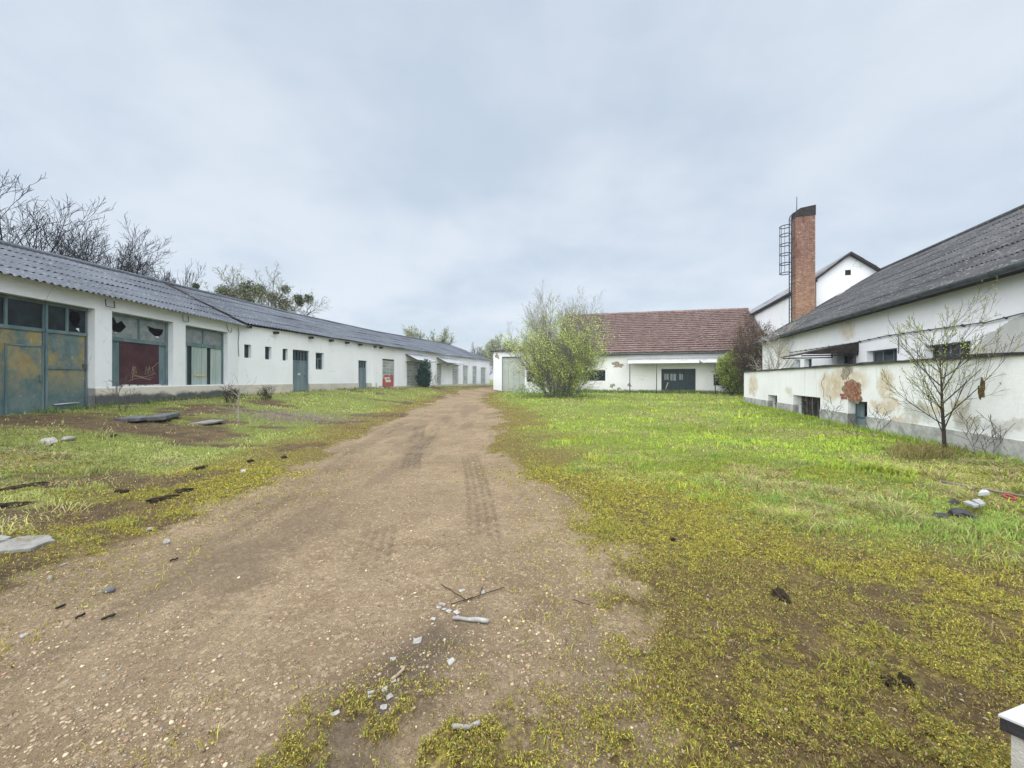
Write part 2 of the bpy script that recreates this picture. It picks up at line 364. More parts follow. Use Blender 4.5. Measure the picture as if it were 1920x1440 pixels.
M['green'] = simple('weathered_green_paint', (.075, .13, .145), (.15, .21, .225), 2.2, .7, .3, .003, (1, 1, .35))
M['greendoor'] = simple('blue_green_door_paint', (.09, .14, .16), (.16, .205, .225), 2.5, .7, .3, .003, (1, 1, .25))
M['greenboard'] = simple('pale_green_boards', (.26, .34, .33), (.36, .43, .40), 3, .8, .25, .003, (2, 2, .2))
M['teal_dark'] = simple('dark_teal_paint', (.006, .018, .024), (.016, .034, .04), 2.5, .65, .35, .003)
M['maroon'] = simple('maroon_panel', (.035, .008, .014), (.06, .018, .026), 2, .6, .3, .002)
M['red'] = simple('faded_red_paint', (.36, .085, .075), (.28, .08, .075), 3, .75, .3, .002)
M['cream'] = simple('pale_chipped_paint', (.62, .60, .52), (.5, .48, .42), 6, .85)
M['yellow'] = simple('yellow_spray_paint', (.62, .40, .08), (.52, .42, .2), 8, .8)
def rusty_green():
    m, nt, b = newmat('rusty_green_sheet', .75, .3); p = wpos(nt)
    col = mixc(nt, step(nt, noise(nt, scaled(nt, p, (1, 1, .6)), 3.0, 7, .72), .35, .65), (.06, .115, .128), (.125, .175, .172))
    f = step(nt, noise(nt, scaled(nt, p, (1, 1, .75), (3, 1, 5)), 1.15, 7, .72), .40, .58)
    zz = nd(nt, 'ShaderNodeSeparateXYZ', {0: p}).outputs[2]
    col = mixc(nt, mth(nt, 'MULTIPLY', mth(nt, 'MULTIPLY', f, step(nt, zz, .9, 1.9)), .85), col, (.28, .225, .09))
    col = mixc(nt, mth(nt, 'MULTIPLY', step(nt, noise(nt, p, 2.6, 7, .75), .58, .68), .6), col, (.26, .125, .04))
    col = mixc(nt, mth(nt, 'MULTIPLY', step(nt, noise(nt, p, 9, 4, .7), .62, .7), .45), col, (.45, .47, .42))
    nt.links.new(col, b.inputs['Base Color']); nt.links.new(bump(nt, noise(nt, p, 12, 5), .006), b.inputs['Normal']); return m
M['rusty'] = rusty_green()
M['grey_door'] = simple('grey_green_sheet_door', (.30, .34, .31), (.37, .41, .37), 1.5, .75, .3, .003)
def glassblock():
    m, nt, b = newmat('glass_block', .35, .5); p = wpos(nt); s = nd(nt, 'ShaderNodeSeparateXYZ', {0: p})
    v = nd(nt, 'ShaderNodeCombineXYZ', {0: s.outputs[1], 1: s.outputs[2], 2: 0.0}).outputs[0]
    br = nd(nt, 'ShaderNodeTexBrick', {'Vector': v, 'Color1': c4((.17, .22, .22)), 'Color2': c4((.29, .34, .32)), 'Mortar': c4((.40, .42, .40)), 'Scale': 1.0, 'Mortar Size': .025, 'Brick Width': .5, 'Row Height': .27}, offset=0.0)
    nt.links.new(mixc(nt, mth(nt, 'MULTIPLY', step(nt, noise(nt, p, 1.2, 4), .45, .65), .5), br.outputs[0], (.45, .46, .42)), b.inputs['Base Color'])
    nt.links.new(bump(nt, br.outputs[1], .01), b.inputs['Normal']); return m
M['glassblock'] = glassblock()
M['canopy_white'] = simple('pale_canopy_sheet', (.50, .52, .53), (.38, .40, .41), 1.5, .7, .3, .003)
M['canopy_grey'] = simple('grey_canopy_sheet', (.27, .30, .34), (.36, .38, .41), 1.5, .75, .3, .003)
M['bark'] = simple('grey_bark', (.07, .065, .06), (.13, .12, .105), 6, .95, .2, .006, (1, 1, .3))
M['bark_dark'] = simple('dark_bark', (.008, .01, .016), (.02, .022, .03), 6, .95, .2, .006, (1, 1, .3))
M['bark_sap'] = simple('sapling_bark', (.035, .028, .025), (.065, .05, .042), 6, .95, .2, .004, (1, 1, .3))
M['bark_shrub'] = simple('shrub_bark', (.12, .115, .10), (.20, .19, .165), 6, .95, .2, .004, (1, 1, .3))
M['bark_pale'] = simple('pale_bark', (.26, .24, .21), (.36, .33, .29), 6, .95, .2, .004, (1, 1, .3))
M['bark_brown'] = simple('brown_bark', (.06, .045, .034), (.035, .027, .02), 6, .95, .2, .004, (1, 1, .3))
M['concrete'] = simple('old_concrete', (.235, .235, .225), (.15, .15, .143), 4, .95, .2, .006)
M['concrete_d'] = simple('dark_slab', (.07, .075, .08), (.12, .125, .13), 4, .9, .25, .006)
M['stone'] = simple('pale_stone', (.30, .285, .26), (.21, .20, .18), 12, .9, .2, .004)
M['chip'] = simple('white_chip', (.34, .34, .335), (.21, .205, .20), 20, .7, .3, .001)
M['pinkstone'] = simple('reddish_stone', (.40, .29, .26), (.28, .21, .19), 12, .9, .2, .004)
M['black'] = simple('black_plastic', (.012, .013, .015), (.03, .03, .032), 8, .5, .4, .003)
M['clod'] = simple('black_soil_clod', (.018, .014, .010), (.055, .042, .028), 14, 1.0, .1, .02)
M['drywood'] = simple('dry_wood', (.38, .31, .22), (.26, .21, .15), 10, .9, .2, .003)
M['plank'] = simple('weathered_plank', (.13, .115, .09), (.20, .18, .145), 6, .9, .2, .004)
M['slate'] = simple('grey_slate_board', (.24, .25, .26), (.32, .33, .34), 6, .8, .3, .003)
M['redring'] = simple('red_plastic', (.27, .035, .035), (.2, .03, .03), 9, .6, .4, .001)
M['whitepanel'] = simple('white_sheet', (.42, .44, .46), (.36, .38, .40), 3, .6, .3, .001)
M['concpost'] = simple('post_concrete', (.36, .36, .33), (.27, .27, .245), 16, .95, .2, .006)
M['brownstone'] = simple('rough_brown_render', (.22, .19, .16), (.15, .13, .11), 14, .95, .2, .012)

def leafmat(name, trans=.35):
    m = bpy.data.materials.new(name); m.use_nodes = True; nt = m.node_tree; b = nt.nodes['Principled BSDF']
    a = nd(nt, 'ShaderNodeAttribute', attribute_name='Col'); b.inputs['Roughness'].default_value = .75; b.inputs['Specular IOR Level'].default_value = .2
    nt.links.new(a.outputs[0], b.inputs['Base Color'])
    t = nd(nt, 'ShaderNodeBsdfTranslucent', {0: a.outputs[0]})
    mx = nd(nt, 'ShaderNodeMixShader', {0: trans, 1: b.outputs[0], 2: t.outputs[0]})
    nt.links.new(mx.outputs[0], nt.nodes['Material Output'].inputs[0]); return m
M['leaf'] = leafmat('leaf'); M['blade'] = leafmat('grass_blade', .3)
def vcmat(name, rough=.9):
    m, nt, b = newmat(name, rough, .25); a = nd(nt, 'ShaderNodeAttribute', attribute_name='Col'); nt.links.new(a.outputs[0], b.inputs['Base Color'])
    nt.links.new(bump(nt, noise(nt, wpos(nt), 120, 3), .002), b.inputs['Normal']); return m
M['pebble'] = vcmat('pebbles')
def groundmat():
    m, nt, b = newmat('soil_and_gravel', .95, .15); p = wpos(nt)
    a = nd(nt, 'ShaderNodeAttribute', attribute_name='Zone'); s = nd(nt, 'ShaderNodeSeparateXYZ', {0: a.outputs[0]})
    cover, lush, bare = s.outputs[0], s.outputs[1], s.outputs[2]
    nL, nM_, nF = noise(nt, p, .55, 5, .6), noise(nt, p, 3.2, 6, .7), noise(nt, p, 26, 5, .75)
    dirt = mixc(nt, step(nt, nL, .35, .68), (.265, .205, .132), (.178, .134, .085))
    dirt = mixc(nt, mth(nt, 'MULTIPLY', step(nt, nM_, .42, .66), .65), dirt, (.165, .118, .072))
    dirt = mixc(nt, mth(nt, 'MULTIPLY', step(nt, nF, .42, .30), .6), dirt, (.11, .075, .045))
    dirt = mixc(nt, mth(nt, 'MULTIPLY', step(nt, nF, .56, .68), .55), dirt, (.50, .41, .28))
    g1 = nd(nt, 'ShaderNodeSeparateXYZ', {0: nd(nt, 'ShaderNodeTexVoronoi', {'Vector': p, 'Scale': 120.0}).outputs[1]}).outputs[0]
    g2 = nd(nt, 'ShaderNodeSeparateXYZ', {0: nd(nt, 'ShaderNodeTexVoronoi', {'Vector': p, 'Scale': 48.0}).outputs[1]}).outputs[0]
    dirt = mixc(nt, mth(nt, 'MULTIPLY', step(nt, g1, .45, .0), .45), dirt, (.10, .07, .042)); dirt = mixc(nt, mth(nt, 'MULTIPLY', step(nt, g2, .75, 1.0), .35), dirt, (.46, .37, .25)); dirt = mixc(nt, mth(nt, 'MULTIPLY', step(nt, g2, .25, .0), .3), dirt, (.13, .09, .055))
    vo = nd(nt, 'ShaderNodeTexVoronoi', {'Vector': p, 'Scale': 70.0, 'Randomness': 1.0})
    peb = step(nt, vo.outputs[0], .38, .22)
    pv = nd(nt, 'ShaderNodeSeparateXYZ', {0: vo.outputs[1]})
    peb = mth(nt, 'MULTIPLY', peb, step(nt, pv.outputs[0], .62, .7))
    dirt = mixc(nt, mth(nt, 'MULTIPLY', peb, .8), dirt, mixc(nt, pv.outputs[1], (.30, .24, .17), (.48, .40, .29)))
    wet = mth(nt, 'ADD', mth(nt, 'MULTIPLY', a.outputs['Alpha'], .8), mth(nt, 'MULTIPLY', step(nt, noise(nt, p, .9, 6, .65), .60, .68), .10), True)
    dirt = mixc(nt, wet, dirt, mixc(nt, nF, (.040, .031, .024), (.115, .09, .066)))
    soil = mixc(nt, step(nt, nM_, .38, .66), (.062, .045, .026), (.12, .085, .046))
    soil = mixc(nt, mth(nt, 'MULTIPLY', step(nt, nF, .55, .68), .45), soil, (.24, .18, .10))
    mossy = mixc(nt, step(nt, nF, .42, .66), (.075, .058, .022), (.28, .235, .05))
    grassy = mixc(nt, step(nt, nF, .38, .62), (.10, .145, .026), (.22, .285, .05))
    gr = mixc(nt, lush, mossy, grassy)
    gr = mixc(nt, mth(nt, 'MAXIMUM', bare, mth(nt, 'MULTIPLY', step(nt, noise(nt, p, 9, 5, .7), .44, .58), .55)), gr, soil)
    edge = mth(nt, 'ADD', cover, mth(nt, 'MULTIPLY', mth(nt, 'SUBTRACT', noise(nt, p, 7, 6, .7), .5), 1.1))
    col = mixc(nt, step(nt, edge, .3, .75), dirt, gr)
    nt.links.new(col, b.inputs['Base Color'])
    h = mth(nt, 'ADD', mth(nt, 'MULTIPLY', nF, 1.0), mth(nt, 'ADD', mth(nt, 'MULTIPLY', peb, .5), mth(nt, 'MULTIPLY', noise(nt, p, 90, 3), .5)))
    nt.links.new(bump(nt, h, .022, 1.0), b.inputs['Normal']); return m
M['ground'] = groundmat()

# ------------------------------------------------------------------ ground sheet (track and verge share one border)
def build_ground():
    nx, ny = 760, 640
    u = np.linspace(-7.2, 7.2, nx); gx = 1.5 * np.sinh(u) - .6
    v = np.linspace(-5.0, 6.9, ny); gy = 2.6 + 2.0 * np.sinh(v)
    X, Y = np.meshgrid(gx, gy); x, y = X.ravel(), Y.ravel()
    z = zground(x, y); dr, cover, lush, bare, straw, patch = zones(x, y)
    idx = np.arange(nx * ny).reshape(ny, nx)
    Q = np.stack([idx[:-1, :-1], idx[:-1, 1:], idx[1:, 1:], idx[1:, :-1]], -1).reshape(-1, 4)
    isroad = (dr[Q].mean(1) < 0.12) & (np.abs(y[Q].mean(1)) < 58)
    V = np.stack([x, y, z], 1)
    t_ = np.clip((y - 1.35) / 1.2, 0, 1); xc = -.85 + .58 * t_ + (fbm(x, y, 2, 3, 170) - .5) * .3      # damp dark streak left of the mossy patch
    wet = np.exp(-((x - xc) / (.36 - .20 * t_)) ** 2) * sst(y, .5, 1.0) * (1 - sst(y, 2.1, 2.9)) * (.55 + .45 * sst(fbm(x, y, 3, 4, 171), .3, .55)) * 1.3
    wet = np.maximum(wet, .22 * sst(fbm(x, y, 1.4, 5, 172, .6), .57, .68) * (1 - sst(y, 4, 7)))
    wet = np.clip(np.maximum(wet, .85 * tracks(x, y)) + .35 * sst(fbm(x * 2.2, y * .35, .9, 4, 177), .56, .66) * (1 - sst(y, 20, 30)), 0, 1)
    zone = np.stack([cover, lush, np.clip(bare, 0, 1), wet], 1)
    for nm, sel in (('ground', ~isroad), ('dirt_track', isroad)):
        f = Q[sel]; used = np.unique(f); mp = np.full(len(V), -1, np.int32); mp[used] = np.arange(len(used))
        o = mesh_np(nm, V[used], mp[f], M['ground'], col={'Zone': zone[used]}, smooth=True); o['kind'] = 'structure'
build_ground()

# ------------------------------------------------------------------ roofs
def lerp(a, b, t): return a + (b - a) * t
def polyat(pts, t):     # point at fraction t (by index length) along a polyline of Vectors
    L = [0.0]
    for a, b in zip(pts[:-1], pts[1:]): L.append(L[-1] + (b - a).length)
    q = t * L[-1]
    for i in range(len(pts) - 1):
        if q <= L[i + 1] or i == len(pts) - 2:
            return pts[i].lerp(pts[i + 1], (q - L[i]) / max(L[i + 1] - L[i], 1e-9))
def corrugated(name, eave, ridge, rows, pitch, amp, mt, parent, seed=1, samp=5, lift=.03, sag=.02, gaps=0):
    eave = [Vector(e) for e in eave]; ridge = [Vector(r) for r in ridge]; rng = np.random.RandomState(seed)
    Ln = sum((b - a).length for a, b in zip(eave[:-1], eave[1:])); n = int(Ln / pitch * samp)
    ts = np.linspace(0, 1, n + 1)
    E = np.array([polyat(eave, t) for t in ts]); R = np.array([polyat(ridge, t) for t in ts])
    up = np.cross(E[-1] - E[0], R[n // 2] - E[n // 2]); up = up / np.linalg.norm(up)
    if up[2] < 0: up = -up
    ph = ts * Ln / pitch * 2 * np.pi; V = []; Fc = []
    sheetw = 6; ns = int(Ln / pitch / sheetw) + 2; sid = (ts * Ln / pitch / sheetw).astype(int)
    for r in range(rows):
        jl = rng.uniform(0, 1, ns); ju = rng.uniform(-1, 1, ns); wob = np.interp(ts, np.linspace(0, 1, 24), rng.uniform(-1, 1, 24)) * sag
        for k, (v, lf) in enumerate(((r / rows - (.006 if r else 0), lift), ((r + .5) / rows, lift * .5), ((r + 1) / rows, 0.0))):
            vv = v + (ju[sid] * .006 if k == 0 else 0)
            P = E + (R - E) * np.asarray(vv).reshape(-1, 1) if np.ndim(vv) else E + (R - E) * v
            P = P + up * (np.sin(ph) * amp + lf * (1 + .6 * jl[sid]) + wob + .004)[:, None]
            V.append(P)
        b0 = r * 3 * (n + 1); i = np.arange(n)
        for k in range(2):
            a = b0 + k * (n + 1) + i; Fc.append(np.stack([a, a + 1, a + n + 2, a + n + 1], 1))
    return mesh_np(name, np.concatenate(V), np.concatenate(Fc), mt, parent, smooth=True)

# ------------------------------------------------------------------ long white building on the left
LB = thing('long_workshop', (-13, 20, .7), 'long low white workshop with grey corrugated roof and many doors, left of the dirt track', 'building')
f1 = Frame(LW[1], (LW[2][0] - LW[1][0], LW[2][1] - LW[1][1])); f2 = Frame(LW[2], (LW[3][0] - LW[2][0], LW[3][1] - LW[2][1])); f3 = Frame(LW[3], (LW[4][0] - LW[3][0], LW[4][1] - LW[3][1]))
L1 = (Vector(LW[2]) - Vector(LW[1])).length; L2 = (Vector(LW[3]) - Vector(LW[2])).length; L3 = (Vector(LW[4]) - Vector(LW[3])).length
def op(fr, px0, px1, y0, y1, ref=None):
    s0 = fr.hit(px0, 700)[0]; s1 = fr.hit(px1, 700)[0]; r = ref or (px0 + px1) / 2
    return (min(s0, s1), max(s0, s1), fr.hit(r, y1)[1], fr.hit(r, y0)[1])
oA = (-6.5, f1.hit(178, 700)[0], .2, f1.hit(178, 579)[1])
oB = op(f1, 210, 325, 593.5, 723); oB = (oB[0], oB[1], 1.26, oB[3]); oC = op(f1, 348, 427, 616, 721); oC = (oC[0], oC[1], 1.26, oC[3])
vents = [op(f2, 458, 471, 646, 671), op(f2, 497, 509, 650, 674), op(f2, 530, 540, 654, 676)]
oD1 = op(f2, 549, 580, 656.5, 737); oW1 = op(f2, 592, 607, 661.5, 693); oD2 = op(f2, 672, 688, 676, 732); oR = op(f2, 717, 742, 673.5, 726)
op3 = [op(f3, a, b, c, d) for a, b, c, d in ((763, 786, 678, 722.5), (793, 809, 679.5, 693), (819, 829, 681.5, 722), (848.5, 860, 684, 722), (868, 878, 685.5, 722), (886, 894.5, 687, 721.5), (901.5, 911, 689, 720.5))]
oP = op(f3, 794, 807, 694, 724)
mb = MB(); EZ = 4.16
wall_mb(mb, f1, -14, L1, -.3, EZ, [oA, oB, oC])
wall_mb(mb, f2, 0, L2, -.3, EZ, vents + [oD1, oW1, oD2, oR])
wall_mb(mb, f3, 0, L3, -.3, EZ, op3 + [oP])
mb.build('wall', M['white'], LB)
# far gable, back wall
mb = MB()
nb = [f1.p(-14, 0, 0) + Vector((-9.4, 0, 0)), f1.p(L1, 0, 0) + Vector((-9.2, 2, 0)), f2.p(L2, 0, 0) + f2.n * -9.6, f3.p(L3, 0, 0) + f3.n * -10.0]
for a, b in zip(nb[:-1], nb[1:]):
    mb.quad(a + Vector((0, 0, -.3)), b + Vector((0, 0, -.3)), b + Vector((0, 0, 4.1)), a + Vector((0, 0, 4.1)))
for a, b in ((f1.p(-14, 0, 0), nb[0]), (f3.p(L3, -.35, 0), nb[3])):
    c = a.lerp(b, .52)
    mb.poly([a + Vector((0, 0, -.3)), b + Vector((0, 0, -.3)), b + Vector((0, 0, 4.1)), c + Vector((0, 0, 6.1)), a + Vector((0, 0, 4.1))])
mb.build('wall', M['white'], LB)
PZ = 1.22
part('plinth', M['damp'], LB, f1, [(oA[1], L1 + .02, -.3, .035, -.3, PZ)])
for a, b in ((.02, oD1[0]), (oD1[1], oD2[0]), (oD2[1], f2.hit(706, 700)[0])): part('plinth', M['plinth'], LB, f2, [(a, b, -.3, .035, -.3, PZ)])
part('plinth', M['plinth'], LB, f2, [(f2.hit(706, 700)[0] + .3, oR[0] - .05, -.3, .03, -.3, PZ - .25)]); part('doorstep', M['plinth'], LB, f2, [(oR[0] - .05, oR[1] + .05, -.3, .09, -.3, oR[2] - .01)])
for a, b in ((.02, oP[0] - .05), (oP[1] + .05, L3)): part('plinth', M['plinth'], LB, f3, [(a, b, -.3, .03, -.3, .93)])
for px in (700, 746): s = f2.hit(px, 700)[0]; part('pilaster', M['white'], LB, f2, [(s - .25, s + .2, -.1, .06, .9, EZ - .1)])
for px in (841, 864, 881.5, 898): s = f3.hit(px, 700)[0]; part('pilaster', M['white'], LB, f3, [(s - .22, s + .22, -.1, .06, .93, EZ - .1)])
# roofs
E1 = [(-11.5, -3.5, 4.05), (-12.38, 9.5, 4.05), (-12.98, 18.95, 4.07)]; R1 = [(-18.9, -3.5, 6.2), (-17.8, 13.3, 6.2), (-17.1, 18.8, 6.2)]
E2 = [(-12.98, 18.85, 4.19), (-9.6, 32.3, 4.13), (-6.3, 42.6, 4.1), (-2.75, 53.7, 4.1)]; R2 = [(-17.15, 18.9, 6.25), (-15.9, 27.8, 6.2), (-13.7, 38.1, 6.2), (-8.5, 52.6, 6.2)]
corrugated('roof', E1, R1, 5, .18, .03, M['roof_l'], LB, 3, 6, .022, .012)
corrugated('roof', E2, R2, 5, .18, .03, M['roof_l'], LB, 4, 5, .02, .025)
mb = MB(); lo = [Vector(p) for p in R1 + R2[1:]]
bk = [p + Vector((-5.0, 1.0, -2.1)) for p in lo]
for i in range(len(lo) - 1): mb.quad(lo[i], lo[i + 1], bk[i + 1], bk[i])
mb.build('rear_roof', M['roof_l'], LB)
mb = MB(); mb.tube([p + Vector((0, 0, .03)) for p in lo], .11, 8); mb.build('ridge_cap', M['roof_l'], LB)
mb = MB()       # lifted edge sheet at the joint of the two roofs
a, b = Vector(E1[-1]), Vector(R1[-1]); dv = Vector((.09, .12, 0))
mb.hexa([a + Vector((0, 0, -.06)), a + dv + Vector((0, 0, -.06)), b + dv, b, a + Vector((0, 0, .08)), a + dv + Vector((0, 0, .08)), b + dv + Vector((0, 0, .06)), b + Vector((0, 0, .06))])
mb.build('verge_board', M['wood_dark'], LB)
for px in (514, 580, 618, 648, 673, 700, 712):
    s = f2.hit(px, 700)[0]; part('rafter_end', M['wood_dark'], LB, f2, [(s - .08, s + .08, .005, .26, 3.93, 4.05)])
mb = MB()        # soffit strips closing the gap under the sheets
mb.box(f1, -14, L1 - .05, -.2, -.02, 4.12, 4.2); mb.box(f2, .1, L2, -.2, -.02, 4.12, 4.16); mb.build('wall_plate', M['wood_dark'], LB)
# sliding door A: two leaves with glazed top
O = -.22
def H(fr, px, py, off=O): return fr.hit(px, py, off)
sx_ = lambda px, fr=f1, off=O: fr.hit(px, 700, off)[0]
zA = lambda py, px=100: f1.hit(px, py, O)[1]
zt, zb = oA[3] - .02, .42; zm1 = f1.hit(60, 616, O)[1]; zm2 = f1.hit(120, 690, O)[1]
sL, sM, sR = oA[0], sx_(84), oA[1] - .02
leaf1 = part('sliding_door', M['rusty'], LB, f1, [(sM + .04, sR - .06, O - .03, O, zb, zm1 - .05)]); leaf1['label'] = 'rust stained green sheet door leaf with a broken top pane'
leaf2 = part('sliding_door', M['rusty'], LB, f1, [(sL, sM - .05, O - .05, O - .02, zb, zm1 - .05)]); leaf2['label'] = 'rust stained green door leaf with a small wicket door'
for lf, (a, b), n_ in ((leaf1, (sM + .0, sR), 2), (leaf2, (sM - 3.4, sM - .012), 4)):
    m = MB(); q = (b - a) / n_; o1 = O + .03 if lf is leaf1 else O + .012
    for z0, z1 in ((zb - .1, zb + .06), (zm1 - .06, zm1 + .03), (zt - .07, zt)): m.box(f1, a, b, O - .04, o1, z0, z1)
    if lf is leaf1: m.box(f1, a, b, O - .04, o1 - .005, zm2 - .035, zm2 + .03)
    for k in range(n_ + 1):
        c = a + k * q; full = k in (0, n_); m.box(f1, max(a, c - .03), min(b, c + .03) if not full else min(b, max(a, c - .03) + .06), O - .04, o1 - .008, zb if full else zm1, zt)
    m.build('door_frame', M['green'], lf)
q = (sR - sM) / 2
mb = MB(); mb.box(f1, sM + .03, sM + q - .03, O - .025, O - .015, zm1, zt - .05)
for k in range(4): a = sM - .8 - .85 * k; mb.box(f1, a - .05, a + .8, O - .04, O - .03, zm1, zt - .05)
mb.build('pane', M['glass'], leaf1)
mb = MB(); hole = [(.18, .88), (.06, .6), (.2, .35), (.45, .2), (.66, .08), (.6, .4), (.72, .62), (.62, .9)][::-1]
hole = [(h[0] + .02, h[1]) for h in hole]; hole = sorted(hole, key=lambda h: math.atan2(h[1] - .5, h[0] - .42))
pane_with_hole(mb, f1, sM + q + .03, sR - .03, zm1, zt - .05, O - .02, hole); mb.build('pane', M['glass'], leaf1)['label'] = 'broken door pane'
a, b = f1.hit(8, 700, O)[0], f1.hit(80, 700, O)[0]; z0, z1 = .55, f1.hit(45, 646, O)[1]
wk = part('wicket_door', M['rusty'], leaf2, f1, [(a, b, O - .02, O + .012, z0, z1)])
mb = MB()
for bx_ in ((a, a + .035, O, O + .03, z0, z1), (b - .035, b, O, O + .03, z0, z1), (a + .035, b - .035, O, O + .029, z1 - .035, z1)): mb.box(f1, *bx_)
c = b - .09; mb.box(f1, c - .02, c + .02, O + .012, O + .06, 1.45, 1.62); mb.build('door_trim', M['green'], leaf2)
part('lock', M['darkmetal'], leaf1, f1, [(sR - .14, sR - .04, O, O + .045, zm2 - .02, zm2 + .13)])
mb = MB(); mb.tube([f1.p(sM + .2, O + .035, .78), f1.p(sR - .25, O + .035, .80)], .018, 6); mb.build('door_bar', M['whitepanel'], leaf1)
# opening B: maroon panel
def strokes(name, mt, parent, fr, off, pl, w=.01):
    m = MB()
    for pts in pl: m.tube([fr.p(a, off, z) for a, z in pts], w, 4)
    return m.build(name, mt, parent)
a, b, z0, z1 = oB; ztr = f1.hit(262, 639, O)[1]
W_B = part('workshop_front', M['green'], LB, f1, [(a, a + .09, O - .04, O + .03, z0, z1), (b - .09, b, O - .04, O + .03, z0, z1), (a + .09, b - .09, O - .04, O + .03, z1 - .09, z1), (a + .09, b - .09, O - .04, O + .035, ztr - .09, ztr + .04), ((a + b) / 2 - .03, (a + b) / 2 + .03, O - .04, O + .025, ztr + .04, z1 - .09), (a + .09, b - .09, O - .04, O + .03, z0, z0 + .05)])
W_B['label'] = 'green framed front with maroon sheet and broken top panes'
mp0, mp1 = H(f1, 224, 700)[0], H(f1, 298, 700)[0]
for q0, q1 in ((a + .09, mp0), (mp1, b - .09)): part('infill_panel', M['green'], W_B, f1, [(q0, q1, O - .03, O - .01, z0 + .05, ztr - .09)])
mrn = part('infill_panel', M['maroon'], W_B, f1, [(mp0, mp1, O - .02, O + .0, z0 + .05, ztr - .09)]); mrn['label'] = 'maroon sheet with pale scratched scrawl'
rng = random.Random(5); ST = []
w_, h_ = mp1 - mp0, ztr - z0 - .2
for k in range(4):
    y_ = .12 + .05 * k; ST.append([(mp0 + w_ * (.2 + .05 * k + .14 * i), z0 + h_ * (y_ + .06 * math.sin(i * .9 + k) + .012 * i)) for i in range(5)])
for c in (.28, .34, .62, .7, .8):
    ST.append([(mp0 + w_ * c, z0 + h_ * .3), (mp0 + w_ * (c + .03), z0 + h_ * (.42 + .1 * rng.random())), (mp0 + w_ * (c + .07), z0 + h_ * .34), (mp0 + w_ * (c + .02), z0 + h_ * .28)])
ST.append([(mp0 + w_ * .3, z0 + h_ * .14), (mp0 + w_ * .33, z0 + h_ * .5), (mp0 + w_ * .4, z0 + h_ * .3)])
ST.append([(mp0 + w_ * .66, z0 + h_ * .4), (mp0 + w_ * .85, z0 + h_ * .5), (mp0 + w_ * .98, z0 + h_ * .62)])
strokes('scratch_marks', M['drywood'], W_B, f1, O + .001, ST, .006)
mb = MB(); mid = (a + b) / 2
pane_with_hole(mb, f1, a + .09, mid - .03, ztr + .04, z1 - .09, O - .01, sorted([(.04, .9), (.05, .45), (.25, .2), (.42, .25), (.6, .55), (.45, .8), (.3, .65), (.2, .9)], key=lambda h: math.atan2(h[1] - .58, h[0] - .29)))
pane_with_hole(mb, f1, mid + .03, b - .09, ztr + .04, z1 - .09, O - .01, sorted([(.3, .75), (.36, .5), (.55, .3), (.7, .2), (.88, .45), (.93, .7), (.6, .68)], key=lambda h: math.atan2(h[1] - .51, h[0] - .62)))
mb.build('pane', M['glass_grey'], W_B)
rng = random.Random(8)
for i in range(5):
    s = lerp(mp0, mp1, i / 5); part('rubble', M['cream'], W_B, f1, [(s, s + rng.uniform(.08, .2), -.16, -.02, z0, z0 + rng.uniform(.02, .06))], .01)
# opening C: pale boards
a, b, z0, z1 = oC; ztr = f1.hit(386, 647, O)[1]
W_C = part('workshop_front', M['green'], LB, f1, [(a, a + .09, O - .04, O + .03, z0, z1), (b - .09, b, O - .04, O + .03, z0, z1), (a + .09, b - .09, O - .04, O + .03, z1 - .09, z1), (a + .09, b - .09, O - .04, O + .035, ztr - .12, ztr + .03), ((a + b) / 2 - .03, (a + b) / 2 + .03, O - .04, O + .025, ztr + .03, z1 - .09)])
W_C['label'] = 'green framed front closed with pale vertical boards'
m = MB(); x0, x1 = a + .09, b - .09; w_ = x1 - x0
for k, (u0, u1) in enumerate(((0, .12), (.23, .345), (.35, .47), (.475, .6), (.70, .83), (.835, 1.0))): m.box(f1, x0 + w_ * u0, x0 + w_ * u1 - .012, O - .02 - .004 * (k % 2), O + .01 - .005 * (k % 3), z0, ztr - .12)
m.build('boards', M['greenboard'], W_C)
part('backing_sheet', M['teal_dark'], W_C, f1, [(x0, x1, O - .06, O - .045, z0, ztr - .12)])
part('pane', M['glass_grey'], W_C, f1, [(x0, (a + b) / 2 - .03, O - .02, O - .01, ztr + .03, z1 - .09), ((a + b) / 2 + .03, x1, O - .02, O - .01, ztr + .03, z1 - .09)])
ST = [[(x0 + w_ * (.28 + .06 * i), z0 + .36 + .05 * ((i * 3) % 2)) for i in range(6)], [(x0 + w_ * (.28 + .07 * i), z0 + .42 - .04 * (i % 2)) for i in range(5)], [(x0 + .02, z0 + .2), (x0 + .15, z0 + .22)], [(x0 + .02, z0 + .16), (x0 + .17, z0 + .14)]]
for st_ in (ST[:2], ST[2:]): strokes('yellow_paint_mark', M['yellow'], W_C, f1, O + .012, st_, .022)
